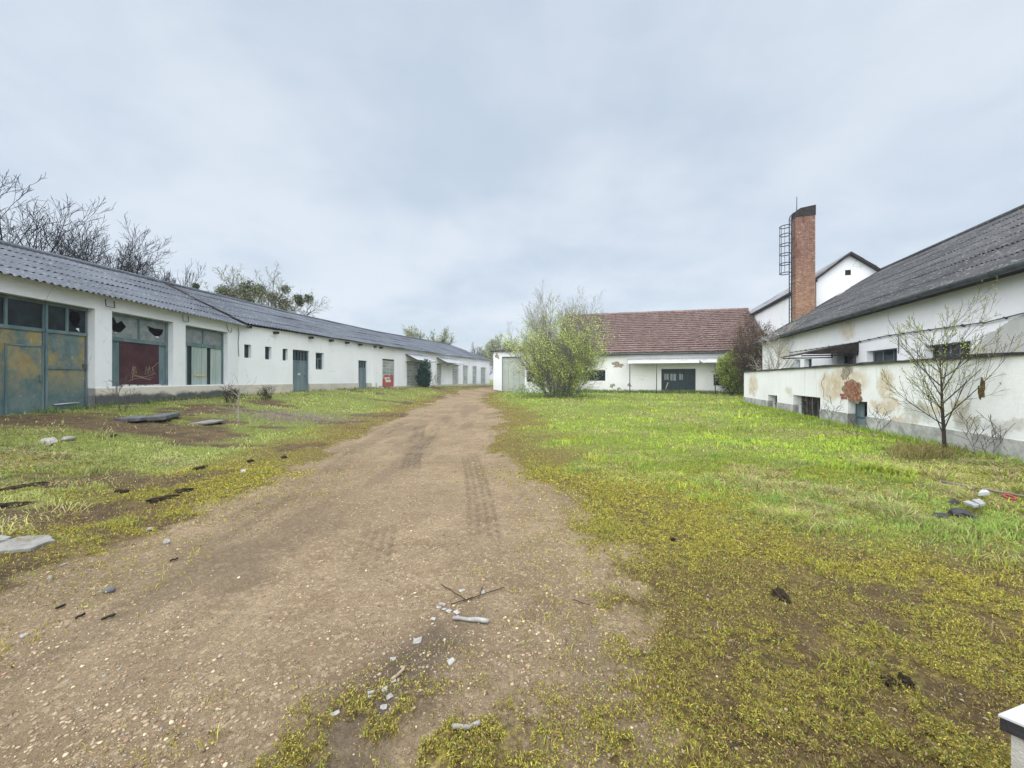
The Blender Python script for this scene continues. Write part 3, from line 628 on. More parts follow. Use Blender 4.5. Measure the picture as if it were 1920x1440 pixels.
# second stretch: vents, doors, window
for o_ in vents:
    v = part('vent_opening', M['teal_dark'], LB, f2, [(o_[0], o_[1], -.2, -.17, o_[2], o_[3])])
def plank_door(fr, o_, mt, parent, name='plank_door', slats=6, top=.25, off=-.12):
    a, b, z0, z1 = o_; zt_ = lerp(z1, z0, top)
    d = part(name, mt, parent, fr, [(a + .06 + (b - a - .12) * k / slats, a + .06 + (b - a - .12) * (k + 1) / slats - .008, off - .03, off - .004 * (k % 2), z0 + .02, zt_ - .05) for k in range(slats)])
    part('door_frame', mt, d, fr, [(a, a + .06, off - .05, off + .03, z0, z1), (b - .06, b, off - .05, off + .03, z0, z1), (a + .06, b - .06, off - .05, off + .029, z1 - .06, z1), (a + .06, b - .06, off - .05, off + .029, zt_ - .05, zt_ + .02)])
    part('top_light', M['glass'], d, fr, [(a + .06, b - .06, off - .03, off - .02, zt_ + .02, z1 - .06)])
    part('glazing_bars', mt, d, fr, [(lerp(a + .06, b - .06, k / 5) - .014, lerp(a + .06, b - .06, k / 5) + .014, off - .02, off, zt_ + .02, z1 - .06) for k in range(1, 5)])
    return d
d1 = plank_door(f2, oD1, M['greendoor'], LB); d1['label'] = 'tall blue green plank door with pale notice'
s = (oD1[0] + oD1[1]) / 2 - .05; part('notice', M['whitepanel'], d1, f2, [(s - .09, s + .1, -.124, -.114, oD1[2] + 1.05, oD1[2] + 1.17)])
part('handle', M['darkmetal'], d1, f2, [(oD1[1] - .28, oD1[1] - .2, -.12, -.08, oD1[2] + .98, oD1[2] + 1.02)])
plank_door(f2, oD2, M['greendoor'], LB)['label'] = 'narrower blue green plank door'
a, b, z0, z1 = oW1
wn = part('window', M['green'], LB, f2, [(a, a + .06, -.2, -.13, z0, z1), (b - .06, b, -.2, -.13, z0, z1), (a + .06, b - .06, -.2, -.131, z0, z0 + .06), (a + .06, b - .06, -.2, -.131, z1 - .06, z1), (a + .06, b - .06, -.2, -.135, lerp(z0, z1, .62), lerp(z0, z1, .62) + .05), ((a + b) / 2 - .025, (a + b) / 2 + .025, -.2, -.136, z0 + .06, lerp(z0, z1, .62))])
part('pane', M['glass'], wn, f2, [(a + .06, b - .06, -.185, -.18, z0 + .06, z1 - .06)])
a, b, z0, z1 = oR
rd = part('brick_infill', M['glassblock'], LB, f2, [(a, b, -.2, -.1, z0, z1)]); rd['label'] = 'blocked doorway with red painted lower half'
rng = random.Random(3); out = [(a, z0 + .03), (b - .02, z0 + .03), (b - .03, lerp(z0, z1, .52)), (lerp(a, b, .86), lerp(z0, z1, .42)), (lerp(a, b, .72), lerp(z0, z1, .47)), (lerp(a, b, .62), lerp(z0, z1, .39)), (lerp(a, b, .42), lerp(z0, z1, .45)), (lerp(a, b, .2), lerp(z0, z1, .42)), (lerp(a, b, .14), lerp(z0, z1, .3)), (a, lerp(z0, z1, .2))]
m = MB(); m.prism([f2.p(s, -.1, z) for s, z in out], f2.n * .012); m.build('red_board', M['red'], rd)
m = MB()
for u0, u1, v0, v1 in ((.22, .4, .28, .35), (.3, .68, .18, .27), (.42, .62, .31, .36)): m.box(f2, lerp(a, b, u0), lerp(a, b, u1), -.088, -.082, lerp(z0, z1, v0), lerp(z0, z1, v1))
m.build('pale_patches', M['cream'], rd)
part('steel_lintel', M['darkmetal'], rd, f2, [(a, b, -.1, -.06, z1 - .1, z1 - .02)])
# third stretch: glass block windows
for k, o_ in enumerate(op3):
    a, b, z0, z1 = o_
    g = part('glass_block_window', M['glassblock'], LB, f3, [(a, b, -.22, -.14, z0, z1)])
    part('sill', M['plinth'], g, f3, [(a - .05, b + .05, -.14, .05, z0 - .07, z0)])
a, b, z0, z1 = oP; part('door', M['whitepanel'], LB, f3, [(a, b, -.2, -.14, z0 - .2, z1)])
for (pa, pb) in ((762, 815), (820, 870)):
    sa, sb = f3.hit(pa, 700, .1)[0], f3.hit(pb - 5, 700, .8)[0]
    zt_, zl = 3.78, 3.22
    m = MB(); m.hexa([f3.p(sa, .02, zt_ - .03), f3.p(sb, .02, zt_ - .03), f3.p(sb, 1.25, zl - .03), f3.p(sa, 1.25, zl - .03), f3.p(sa, .02, zt_), f3.p(sb, .02, zt_), f3.p(sb, 1.25, zl), f3.p(sa, 1.25, zl)])
    cn = m.build('canopy', M['canopy_grey'], LB)
    for s in (sa + .05, (sa + sb) / 2, sb - .05):
        m = MB(); m.tube([f3.p(s, .02, 3.0), f3.p(s, 1.2, zl - .06), f3.p(s, .02, zt_ - .08)], .035, 5); m.build('bracket', M['wood_dark'], cn)
# cables and eave brackets
m = MB(); s = f2.hit(446, 700)[0]
m.tube([f2.p(s, .03, 4.0), f2.p(s + .02, .05, 3.7), f2.p(s - .01, .03, 3.3), f2.p(s + .03, .03, 2.6)], .012, 5)
s = f1.hit(430, 700)[0]; m.tube([f1.p(s - .25, .04, 4.0), f1.p(s - .15, .06, 3.72), f1.p(s + .02, .06, 3.68), f1.p(s + .1, .05, 3.9)], .012, 5)
m.build('loose_cable', M['black'], LB)
for px in (204, 346):
    s = f1.hit(px, 700)[0]; m = MB(); m.tube([f1.p(s - .16, .05, 4.02), f1.p(s - .16, .07, 3.8), f1.p(s + .12, .07, 3.8), f1.p(s + .12, .05, 4.02)], .014, 5); m.build('eave_bracket', M['darkmetal'], LB)

# ------------------------------------------------------------------ right: low annex with basement windows
RF = Frame((8.9, 6.7), (.315, 1.0), flip=True)
AZ, AU = 1.93, 3.3
ax0, ax1 = -9.0, RF.hit(1395, 700)[0]
AN = thing('basement_annex', tuple(RF.p(8, -1.6, 0)), 'low flat roofed white annex with peeling yellowish plaster and basement windows along its wall', 'building')
ow = [op(RF, 1440, 1457, 741, 776), op(RF, 1487, 1538, 743, 790), op(RF, 1590, 1626, 752, 809)]
def wp(px, py, off=0.0): s, z = RF.hit(px, py, off); return tuple(RF.p(s, off, z))
blobs = [(wp(1590, 715), (1.0, 1.3, .62)), (wp(1555, 725), (.5, .9, .6)), (wp(1412, 722), (.6, 1.1, .7)), (wp(1655, 760), (.7, .8, .22)), (wp(1660, 722), (.35, .4, .45)), (wp(1690, 790), (.4, .6, .18)), (wp(1800, 778), (.3, .35, .2)), (wp(1740, 765), (.6, .5, .12)), (wp(1722, 775), (.5, .6, .3), (.44, .45, .40)), (wp(1808, 790), (.3, .4, .22), (.45, .45, .41)), (wp(1480, 735), (.5, .5, .25), (.60, .57, .50)), (wp(1592, 697), (.25, .3, .22), (.22, .19, .15)), (wp(1880, 800), (.4, .5, .15), (.50, .50, .46))]
M['annexwall'] = plaster('peeling_plaster', (.76, .78, .795), (.50, .46, .39), .85, blobs, (.56, .46, .31), .016, .5)
mb = MB(); wall_mb(mb, RF, ax0, ax1, -.4, AZ, ow, .4)
mb.quad(RF.p(ax1, 0, -.4), RF.p(ax1, -AU, -.4), RF.p(ax1, -AU, AZ), RF.p(ax1, 0, AZ)); mb.quad(RF.p(ax0, 0, -.4), RF.p(ax0, -AU, -.4), RF.p(ax0, -AU, AZ), RF.p(ax0, 0, AZ))
mb.build('wall', M['annexwall'], AN)
mb = MB(); rng = random.Random(4); n = 60
for i in range(n):      # slightly wavy felt edge
    a, b = lerp(ax0, ax1 + .06, i / n), lerp(ax0, ax1 + .06, (i + 1) / n); w0, w1 = .012 * math.sin(i * .9) + .008 * math.sin(i * 2.7), .012 * math.sin((i + 1) * .9) + .008 * math.sin((i + 1) * 2.7)
    mb.hexa([RF.p(a, .07 + w0, AZ + .003 - abs(w0)), RF.p(b, .07 + w1, AZ + .003 - abs(w1)), RF.p(b, -AU - .0, AZ + .003), RF.p(a, -AU - .0, AZ + .003), RF.p(a, .07 + w0, AZ + .055 + w0), RF.p(b, .07 + w1, AZ + .055 + w1), RF.p(b, -AU, AZ + .07), RF.p(a, -AU, AZ + .07)])
mb.build('flat_roof', M['felt'], AN)
M['greyplinth'] = simple('grey_plinth', (.44, .45, .44), (.235, .24, .225), 3.2, .95, .2, .006)
mb = MB(); PL = .42
segs = [(ax0, ow[2][0] + 0), (ow[2][1], ow[1][0]), (ow[1][1], ow[0][0]), (ow[0][1], ax1)]
segs = sorted([(ax0, min(o_[0] for o_ in ow))] + [])
cuts = sorted(ow, key=lambda o_: o_[0]); p0 = ax0
for o_ in cuts + [(ax1, ax1, 0, 0)]:
    mb.box(RF, p0, o_[0], -.2, .022, -.4, PL)
    if o_[2] > -.2 and o_[0] < ax1: mb.box(RF, o_[0], o_[1], -.2, .021, -.4, min(o_[2], PL))
    p0 = o_[1]
mb.build('plinth', M['greyplinth'], AN)
a, b, z0, z1 = sorted(ow)[-1]
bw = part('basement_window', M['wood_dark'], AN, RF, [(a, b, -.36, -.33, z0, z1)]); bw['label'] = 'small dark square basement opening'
part('window_bar', M['darkmetal'], bw, RF, [(lerp(a, b, .4), lerp(a, b, .4) + .03, -.3, -.28, z0, z1), (a, b, -.3, -.281, lerp(z0, z1, .5), lerp(z0, z1, .5) + .03)])
a, b, z0, z1 = sorted(ow)[1]
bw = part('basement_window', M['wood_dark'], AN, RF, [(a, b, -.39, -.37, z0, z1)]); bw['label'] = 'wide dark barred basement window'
part('window_frame', M['concrete_d'], bw, RF, [(a, b, -.36, -.3, z0, z0 + .05), (a, b, -.36, -.3, z1 - .05, z1), (a, a + .05, -.36, -.301, z0 + .05, z1 - .05), (b - .05, b, -.36, -.301, z0 + .05, z1 - .05)])
for k in range(1, 5):
    s = lerp(a, b, k / 5); m = MB(); m.tube([RF.p(s, -.32, z0), RF.p(s, -.32, z1)], .012, 5); m.build('window_bar', M['concrete'], bw)
part('sill', M['brownstone'], bw, RF, [(a - .03, b + .03, -.2, .05, z0 - .09, z0 - .004)])
a, b, z0, z1 = sorted(ow)[0]
sh = part('basement_window', M['greendoor'], AN, RF, [(a + .04, lerp(a, b, .36), -.25, -.22, z0, z1 - .03), (lerp(a, b, .36), lerp(a, b, .62), -.25, -.22, z0, lerp(z0, z1, .45)), (lerp(a, b, .62), b - .03, -.25, -.22, lerp(z0, z1, .42) - .0, z1 - .03), (lerp(a, b, .62), b - .03, -.25, -.221, z0 + .03, lerp(z0, z1, .42) - .02)])
sh['label'] = 'green metal basement shutter with one panel missing'
part('shutter_frame', M['green'], sh, RF, [(a, a + .04, -.26, -.19, z0, z1), (b - .03, b, -.26, -.19, z0, z1), (a + .04, b - .03, -.22, -.2, lerp(z0, z1, .45), lerp(z0, z1, .45) + .03)])
part('sill', M['brownstone'], sh, RF, [(a - .04, b + .04, -.2, .05, z0 - .08, z0 - .004)])
M['stain2'] = simple('crumbled_mortar', (.16, .11, .08), (.30, .23, .17), 9, .95, .2, .015)
# exposed brick above the shutter
rng = random.Random(11); m = MB(); s0, z0 = RF.hit(1615, 752); s1, z1 = RF.hit(1583, 716)
rows = int((z1 - z0) / .085)
for r in range(rows):
    z = z0 + r * (z1 - z0) / rows; x = s0 + (.1 if r % 2 else 0) * rng.random(); e = s1 + (.25 if r < 2 else 0) - rng.uniform(0, .12)
    while x < e:
        w = rng.uniform(.15, .25)
        if rng.random() < .16: x += w * .7; continue
        m.box(RF, x, min(x + w, e) - .014, -.02, .006 + rng.uniform(.0, .022), z + .006, z + (z1 - z0) / rows - .006); x += w
M['oldbrick'] = simple('bare_brick', (.19, .065, .04), (.34, .19, .125), 9, .9, .2, .008)
m.build('exposed_brick', M['oldbrick'], AN)
m = MB(); m.prism([RF.p((s0 + s1) / 2 + a, .001, (z0 + z1) / 2 + b) for a, b in blob_outline(rng, 40, (s1 - s0) * .58, (z1 - z0) * .58, .3)], RF.n * .004); m.build('bare_mortar', M['stain2'], AN)
def patch(name, mt, parent, fr, px, py, rs, rz, seed, th=.006, n=36, jit=.35):
    rg = random.Random(seed); s, z = fr.hit(px, py); m = MB()
    m.prism([fr.p(s + a, .001, z + b) for a, b in blob_outline(rg, n, rs, rz, jit)], fr.n * th); return m.build(name, mt, parent)
M['stain'] = simple('dark_stained_render', (.20, .17, .13), (.34, .30, .24), 7, .95)
patch('peeled_plaster', M['stain'], AN, RF, 1583, 702, .16, .2, 3)
M['mosspatch'] = simple('mossy_render', (.055, .045, .02), (.13, .095, .03), 14, 1.0)
patch('moss_streak', M['mosspatch'], AN, RF, 1841, 730, .075, .2, 9, jit=.3)
rng = random.Random(2); ST = []
for px, y0, y1 in ((1543, 700, 745), (1592, 692, 712), (1578, 738, 756)):
    pts = [RF.hit(px + rng.uniform(-3, 3), lerp(y0, y1, k / 6)) for k in range(7)]; ST.append(pts)
for st_ in ST: strokes('wall_crack', M['wood_dark'], AN, RF, .0, [st_], .008)

# ------------------------------------------------------------------ right: main warehouse behind the annex
GO = -3.34                      # its wall plane, metres behind the annex front
MF = Frame(tuple(RF.p(0, GO, 0))[:2], (.315, 1.0), flip=True)
mx0, mx1, GZ = -4.0, 26.1, 4.42
MW = thing('warehouse', tuple(MF.p(12, -4, 0)), 'white warehouse with steep dark corrugated roof and gutter, behind the flat roofed annex', 'building')
mo = [op(MF, 1491, 1500, 674, 690), op(MF, 1508, 1522, 673, 690), op(MF, 1570, 1605, 644, 688), op(MF, 1625, 1682, 655.5, 683), op(MF, 1733, 1820, 643.5, 672)]
mo = [(a, b, 1.98, d) for a, b, c, d in mo]
M['mwall'] = plaster('warehouse_plaster', (.75, .775, .80), (.5, .48, .42), .6, [(wp(1590, 620, GO), (.5, .8, .5)), (wp(1465, 660, GO), (.9, 1.3, .7))], (.62, .55, .42), .012, .3)
mb = MB(); wall_mb(mb, MF, mx0, mx1, -.3, 4.6, mo, .4)
RS, RZ = 7.6, 9.5               # half span, ridge height
for s in (mx0, mx1):
    mb.poly([MF.p(s, 0, -.3), MF.p(s, -2 * RS, -.3), MF.p(s, -2 * RS, 4.6), MF.p(s, -RS, RZ - .1), MF.p(s, 0, 4.6)])
mb.quad(MF.p(mx0, -2 * RS, -.3), MF.p(mx1, -2 * RS, -.3), MF.p(mx1, -2 * RS, 4.6), MF.p(mx0, -2 * RS, 4.6))
mb.build('wall', M['mwall'], MW)
E = [MF.p(mx0 - .2, .38, GZ), MF.p(mx1, .38, GZ)]; R = [MF.p(mx0 - .2, -RS, RZ), MF.p(mx1, -RS, RZ)]
corrugated('roof', E, R, 7, .18, .034, M['roof_r'], MW, 8, 5, .026, .012)
mb = MB(); e2 = [MF.p(mx0 - .2, -2 * RS - .38, GZ), MF.p(mx1, -2 * RS - .38, GZ)]; mb.quad(R[0], R[1], e2[1], e2[0]); mb.build('rear_roof', M['roof_r'], MW)
mb = MB(); mb.tube([R[0] + Vector((0, 0, .05)), R[1] + Vector((0, 0, .05))], .13, 8); mb.build('ridge_cap', M['roof_r'], MW)
def vb(a, b, w, h, dirn):
    m = MB(); d = dirn * w; u = Vector((0, 0, h)); m.hexa([a, a + d, b + d, b, a + u, a + d + u, b + d + u, b + u]); return m
vb(MF.p(mx1 + .01, .4, GZ - .12), MF.p(mx1 + .01, -RS, RZ - .12), .06, .22, MF.t).build('verge_board', M['gutter'], MW)
M['flash'] = simple('pale_flashing', (.60, .66, .70), (.48, .54, .58), 2, .6, .4, .002)
k = 3.6 / 7.98
vb(MF.p(mx1 - .3, -3.6, lerp(GZ, RZ, k) + .09), MF.p(mx1 - .3, -5.6, lerp(GZ, RZ, 5.98 / 7.98) + .09), .25, .05, MF.t).build('flashing', M['flash'], MW)
mb = MB(); n = 8; prof = [(.40 + .14 + .13 * math.cos(t), GZ - .02 + .13 * math.sin(t)) for t in [math.pi + math.pi * i / n for i in range(n + 1)]]
inner = [(.40 + .14 + .115 * math.cos(t), GZ - .02 + .115 * math.sin(t)) for t in [math.pi + math.pi * i / n for i in range(n + 1)]]
ol = prof + inner[::-1]
mb.prism([MF.p(mx0, o_, z) for o_, z in ol], MF.t * (mx1 - mx0 + .1)); gt = mb.build('gutter', M['gutter'], MW)
for i in range(22):
    s = mx0 + .6 + i * 1.36; m = MB(); m.tube([MF.p(s, .4 + .14 + .145 * math.cos(t), GZ - .02 + .145 * math.sin(t)) for t in [math.pi * (1 + j / 6) for j in range(7)]], .018, 5); m.build('gutter_hook', M['darkmetal'], gt)
part('soffit_board', M['wood_dark'], MW, MF, [(mx0, mx1 - .05, .003, .36, GZ - .10, GZ - .045)])
def mwin(o_, name, label=None, bars=3, rev=-.25):
    a, b, z0, z1 = o_
    w = part(name, M['green'], MW, MF, [(a, a + .05, rev - .05, rev + .02, z0, z1), (b - .05, b, rev - .05, rev + .02, z0, z1), (a + .05, b - .05, rev - .05, rev + .019, z1 - .05, z1), (a + .05, b - .05, rev - .05, rev + .019, z0, z0 + .05)] + [(lerp(a, b, k / bars) - .018, lerp(a, b, k / bars) + .018, rev - .04, rev + .01, z0 + .05, z1 - .05) for k in range(1, bars)])
    part('pane', M['glass'], w, MF, [(a + .05, b - .05, rev - .02, rev - .015, z0 + .05, z1 - .05)])
    if label: w['label'] = label
    return w
mo_s = sorted(mo)
mwin(mo_s[0], 'window', 'long low window half hidden by the sapling', 5); mwin(mo_s[1], 'window', 'three part window with white reveal', 3)
mwin(mo_s[3], 'window', None, 1); mwin(mo_s[4], 'window', None, 1)
a, b, z0, z1 = mo_s[2]
dr_ = mwin(mo_s[2], 'loading_door', 'dark loading door under a sheet canopy', 3, -.3)
c0, c1 = MF.hit(1610, 700)[0], MF.hit(1560, 700)[0]
m = MB(); zh, zl = MF.hit(1607, 642)[1], MF.hit(1607, 642)[1] - .52
m.hexa([MF.p(c0, .0, zh - .03), MF.p(c1, .0, zh - .03), MF.p(c1, 2.3, zl - .03), MF.p(c0, 2.3, zl - .03), MF.p(c0, .0, zh + .01), MF.p(c1, .0, zh + .01), MF.p(c1, 2.3, zl + .01), MF.p(c0, 2.3, zl + .01)])
cn = m.build('canopy', M['wood_dark'], MW)
m = MB(); m.prism([MF.p(c0 - .04, .02, zh - .02), MF.p(c0 - .04, .02, zl + .02), MF.p(c0 - .04, 1.5, zl - .0), MF.p(c0 - .04, 2.25, zl + .02)], MF.t * .03); m.build('canopy_cheek', M['wood_dark'], cn)
for s in (c0 + .05, c1 - .05):
    m = MB(); m.tube([MF.p(s, 2.2, zl - .06), MF.p(s, .02, zl - .05)], .03, 5); m.tube([MF.p(s, .02, zh - .06), MF.p(s, .02, zl - .06)], .03, 5); m.build('bracket', M['wood_dark'], cn)
# grey repair on the plaster and the cable with insulators
M['repair'] = simple('grey_cement_repair', (.40, .41, .39), (.47, .475, .45), 1.6, .95, .2, .01)
m = MB(); rg = random.Random(6)
pts = [(1818, 668), (1824, 652), (1838, 640), (1850, 628), (1866, 620), (1884, 606), (1902, 598), (1925, 588), (1975, 570), (2040, 560), (2100, 600), (2100, 672), (1960, 668)]
out = []
for (a, b), (c, d) in zip(pts, pts[1:] + pts[:1]):
    for k in range(4): out.append((lerp(a, c, k / 4) + rg.uniform(-2, 2), lerp(b, d, k / 4) + rg.uniform(-1.5, 1.5)))
m.prism([MF.p(*[(q[0], .001, q[1]) for q in [MF.hit(*p_)]][0]) for p_ in out], MF.n * .006); m.build('cement_repair', M['repair'], MW)
m = MB(); cp = [MF.hit(px, py, .06) for px, py in ((2000, 566), (1920, 587), (1850, 604), (1760, 616), (1700, 624), (1660, 630), (1600, 643), (1540, 652), (1480, 661))]
m.tube([MF.p(s, .06, z) for s, z in cp], .018, 5); s, z = MF.hit(1684, 626, .05); m.tube([MF.p(s, .05, z), MF.p(s - .02, .05, z - .3), MF.p(s + .03, .03, z - .75)], .015, 5)
cb = m.build('wall_cable', M['darkmetal'], MW)
for i in range(24):
    t = i / 23; q = polyat([Vector((s, z, 0)) for s, z in cp], t * .97 + .01); m = MB()
    m.tube([MF.p(q.x, .01, q.y - .02), MF.p(q.x, .085, q.y + .02)], .026 if i % 4 else .045, 5); m.build('insulator', M['darkmetal'], cb)

# ------------------------------------------------------------------ right: tall gabled block behind
tx0, tx1 = 26.12, 51.0
TO = -3.6; TWd = 4.2; ap = -5.65
TB = thing('tall_gabled_block', tuple(MF.p(35, -5.6, 0)), 'tall narrow white gabled block rising behind the brick chimney', 'building')
mb = MB(); P = MF.p
sl = (11.0 - 9.13) / 2.28
gz = 11.0 - .12 - sl * (ap - TO) * -1; gz = 11.0 - .15 - sl * (abs(ap) - abs(TO))
m = MB()
gw = [MF.hit(px, py, 0) for px, py in ((1592, 503), (1598, 516))]
# gable with a small square hole
cx_ = 26.12
def GP(u, z): return MF.p(tx0, -u, z)
us = sorted([3.6, 7.7]); hz0, hz1, hu0, hu1 = 9.32, 9.72, 5.42, 5.78
m.poly([GP(3.6, -.3), GP(hu0, -.3), GP(hu0, 11 - .15 - sl * abs(5.65 - hu0)), GP(3.6, gz)]); m.poly([GP(hu1, -.3), GP(7.7, -.3), GP(7.7, gz), GP(hu1, 11 - .15 - sl * abs(5.65 - hu1))])
m.quad(GP(hu0, -.3), GP(hu1, -.3), GP(hu1, hz0), GP(hu0, hz0)); m.poly([GP(hu0, hz1), GP(hu1, hz1), GP(hu1, 11 - .15 - sl * (hu1 - 5.65)), GP(5.65, 10.85), GP(hu0, 11 - .15 - sl * (5.65 - hu0))])
for u in (3.6, 7.7): m.quad(MF.p(tx0, -u, -.3), MF.p(tx1, -u, -.3), MF.p(tx1, -u, gz), MF.p(tx0, -u, gz))
m.poly([MF.p(tx1, -3.6, -.3), MF.p(tx1, -7.7, -.3), MF.p(tx1, -7.7, gz), MF.p(tx1, -5.65, 10.85), MF.p(tx1, -3.6, gz)])
m.build('wall', M['white'], TB)
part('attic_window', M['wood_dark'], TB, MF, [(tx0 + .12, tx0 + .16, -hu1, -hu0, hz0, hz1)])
for sg, u1 in ((0, 3.37), (1, 7.93)):
    corrugated('roof', [MF.p(tx0 - .35, -u1, 9.13), MF.p(tx1 + .3, -u1, 9.13)], [MF.p(tx0 - .35, -5.65, 11.0), MF.p(tx1 + .3, -5.65, 11.0)], 3, .18, .02, M['roof_t'], TB, 20 + sg, 4, .03, .01)
m = MB()
for u1 in (3.35, 7.95):
    a, b = MF.p(tx0 - .36, -u1, 8.93), MF.p(tx0 - .36, -5.65, 10.80); d = MF.t * .07; u = Vector((0, 0, .2)); m.hexa([a, a + d, b + d, b, a + u, a + d + u, b + d + u, b + u])
m.build('verge_board', M['wood_dark'], TB)
part('eave_board', M['wood_dark'], TB, MF, [(tx0 - .28, tx1 + .3, -3.58, -3.33, 8.93, 9.09)])
m = MB(); m.tube([MF.p(tx0 - .3, -3.28, 9.08), MF.p(tx1, -3.28, 9.08)], .07, 8); m.build('gutter', M['gutter'], TB)

# ------------------------------------------------------------------ chimney
ch0, ch1, cu0, cu1 = 25.5, 26.5, 2.06, 3.30
CHM = thing('brick_chimney', tuple(MF.p(26.2, -2.8, 0)), 'tall square red brick chimney with blackened top and caged ladder', 'chimney')
CTOP = 14.55
m = MB(); m.box(MF, ch0, ch1, -cu1, -cu0, -.3, CTOP - .65); m.build('stack', M['brick'], CHM)
M['soot'] = simple('sooted_brick', (.012, .012, .012), (.035, .03, .027), 5, .95, .2, .02)
m = MB(); rg = random.Random(7)
m.hexa([MF.p(ch0 - .03, -cu1 - .03, CTOP - .65), MF.p(ch1 + .03, -cu1 - .03, CTOP - .65), MF.p(ch1 + .03, -cu0 + .03, CTOP - .65), MF.p(ch0 - .03, -cu0 + .03, CTOP - .65), MF.p(ch0 - .03, -cu1 - .03, CTOP + .12), MF.p(ch1 + .03, -cu1 - .03, CTOP + .1), MF.p(ch1 + .03, -cu0 - .05, CTOP - .02), MF.p(ch0 - .03, -cu0 - .28, CTOP + .0)])
m.build('blackened_top', M['soot'], CHM)
m = MB(); m.tube([MF.p(26.2, -2.35, CTOP - .1), MF.p(26.2, -2.35, CTOP + 1.15)], .03, 5); m.build('lightning_rod', M['darkmetal'], CHM)
lo_, ls = -cu0 + .22, 25.95          # ladder on the chimney's left flank
m = MB(); 
for ds in (-.22, .22): m.tube([MF.p(ls + ds, lo_, 4.5), MF.p(ls + ds, lo_, CTOP - .5), MF.p(ls + ds, lo_ - .1, CTOP - .25), MF.p(ls + ds, lo_ - .35, CTOP - .2)], .036, 5)
for i in range(34): m.tube([MF.p(ls - .22, lo_, 4.6 + i * .29), MF.p(ls + .22, lo_, 4.6 + i * .29)], .014, 4)
for z in (5.2, 7.0, 8.9, 9.5, 10.9, 12.4): 
    for ds in (-.22, .22): m.tube([MF.p(ls + ds, lo_, z), MF.p(ls + ds, -cu0 - .05, z)], .02, 4)
ld = m.build('ladder', M['bluemetal'], CHM)
m = MB(); cr = .42
hoops = [9.75, 10.5, 11.25, 12.0, 12.75, 13.4]
for z in hoops:
    m.tube([MF.p(ls - .22, lo_, z)] + [MF.p(ls + cr * math.cos(t), lo_ + .32 + .38 * math.sin(t), z) for t in [math.pi * 1.05 - math.pi * 1.1 * i / 10 for i in range(11)]] + [MF.p(ls + .22, lo_, z)], .036, 5)
for t in (.15, .35, .5, .65, .85):
    m.tube([MF.p(ls + cr * math.cos(math.pi * t), lo_ + .32 + .38 * math.sin(math.pi * t), z) for z in (hoops[0], hoops[-1])], .014, 4)
m.build('safety_cage', M['bluemetal'], ld)

# ------------------------------------------------------------------ middle: tile roofed building
TF = Frame((23.6, 38.8), (1.0, -.315))
TL = thing('tile_roofed_store', tuple(TF.p(-8, -5, 0)), 'white store with long reddish brown tiled roof behind the big shrub', 'building')
tl0, tl1 = -19.6, 2.45
to = [op(TF, 1240, 1304.5, 691.5, 745), op(TF, 1094, 1135, 694, 714), op(TF, 1338, 1372, 702, 723)]
to = [(to[0][0], to[0][1], -.1, to[0][3])] + to[1:]
M['twall'] = plaster('store_plaster', (.75, .76, .76), (.52, .48, .4), .55, (), (.5, .4, .3), .014, .3)
mb = MB(); wall_mb(mb, TF, tl0, tl1 - .03, -.3, 4.5, to, .4)
TR, TRZ = -9.1, 10.0
for s in (tl0,): mb.poly([TF.p(s, 0, -.3), TF.p(s, 2 * TR, -.3), TF.p(s, 2 * TR, 4.4), TF.p(s, TR, TRZ - .15), TF.p(s, 0, 4.4)])
mb.quad(TF.p(tl0, 2 * TR, -.3), TF.p(tl1, 2 * TR, -.3), TF.p(tl1, 2 * TR, 4.4), TF.p(tl0, 2 * TR, 4.4))
mb.build('wall', M['twall'], TL)
def tiled(name, e0, e1, r0, r1, rows, mt, parent, tw=.3, lift=.07):
    e0, e1, r0, r1 = [np.array(v) for v in (e0, e1, r0, r1)]; L = np.linalg.norm(e1 - e0); n = int(L / tw) * 4; ts = np.linspace(0, 1, n + 1)
    up = np.cross(e1 - e0, r0 - e0); up /= np.linalg.norm(up); up = up if up[2] > 0 else -up
    rg = np.random.RandomState(3); V = []; Fc = []; wv = np.array([0, .6, 1, .6])[np.arange(n + 1) % 4] * .035
    sagw = np.interp(ts, np.linspace(0, 1, 12), rg.uniform(-.06, .04, 12))
    for r in range(rows):
        j = np.repeat(rg.uniform(-.012, .012, n // 4 + 1), 4)[:n + 1]
        for v, lf in (((r + .12) / rows, 0), ((r - .10) / rows, lift), ((r + 1.14) / rows, 0.012)):
            vv = v + (j / 3 if lf or r == 0 else 0) * (v > 0)
            vv = np.broadcast_to(vv, (n + 1,))[:, None]
            P = (e0 + (e1 - e0) * ts[:, None]) * (1 - vv) + (r0 + (r1 - r0) * ts[:, None]) * vv
            V.append(P + up * (wv + lf + sagw * np.sin(math.pi * v) + (j if lf else 0))[:, None])
        b = r * 3 * (n + 1); i = np.arange(n)
        for k in range(2): a = b + k * (n + 1) + i; Fc.append(np.stack([a, a + 1, a + n + 2, a + n + 1], 1))
    return mesh_np(name, np.concatenate(V), np.concatenate(Fc), mt, parent)
tiled('roof', TF.p(tl0 - .2, .4, 4.3), TF.p(tl1 - .13, .4, 4.3), TF.p(tl0 - .2, TR, TRZ + .3), TF.p(tl1 + 2.85 - .02 - 2.9, TR, TRZ), 21, M['tile'], TL, .3, .21)
m = MB(); m.quad(TF.p(tl0 - .2, TR, TRZ + .3), TF.p(tl1, TR, TRZ), TF.p(tl1, 2 * TR - .4, 4.3), TF.p(tl0 - .2, 2 * TR - .4, 4.3)); m.build('rear_roof', M['tile'], TL)
m = MB(); n = 60
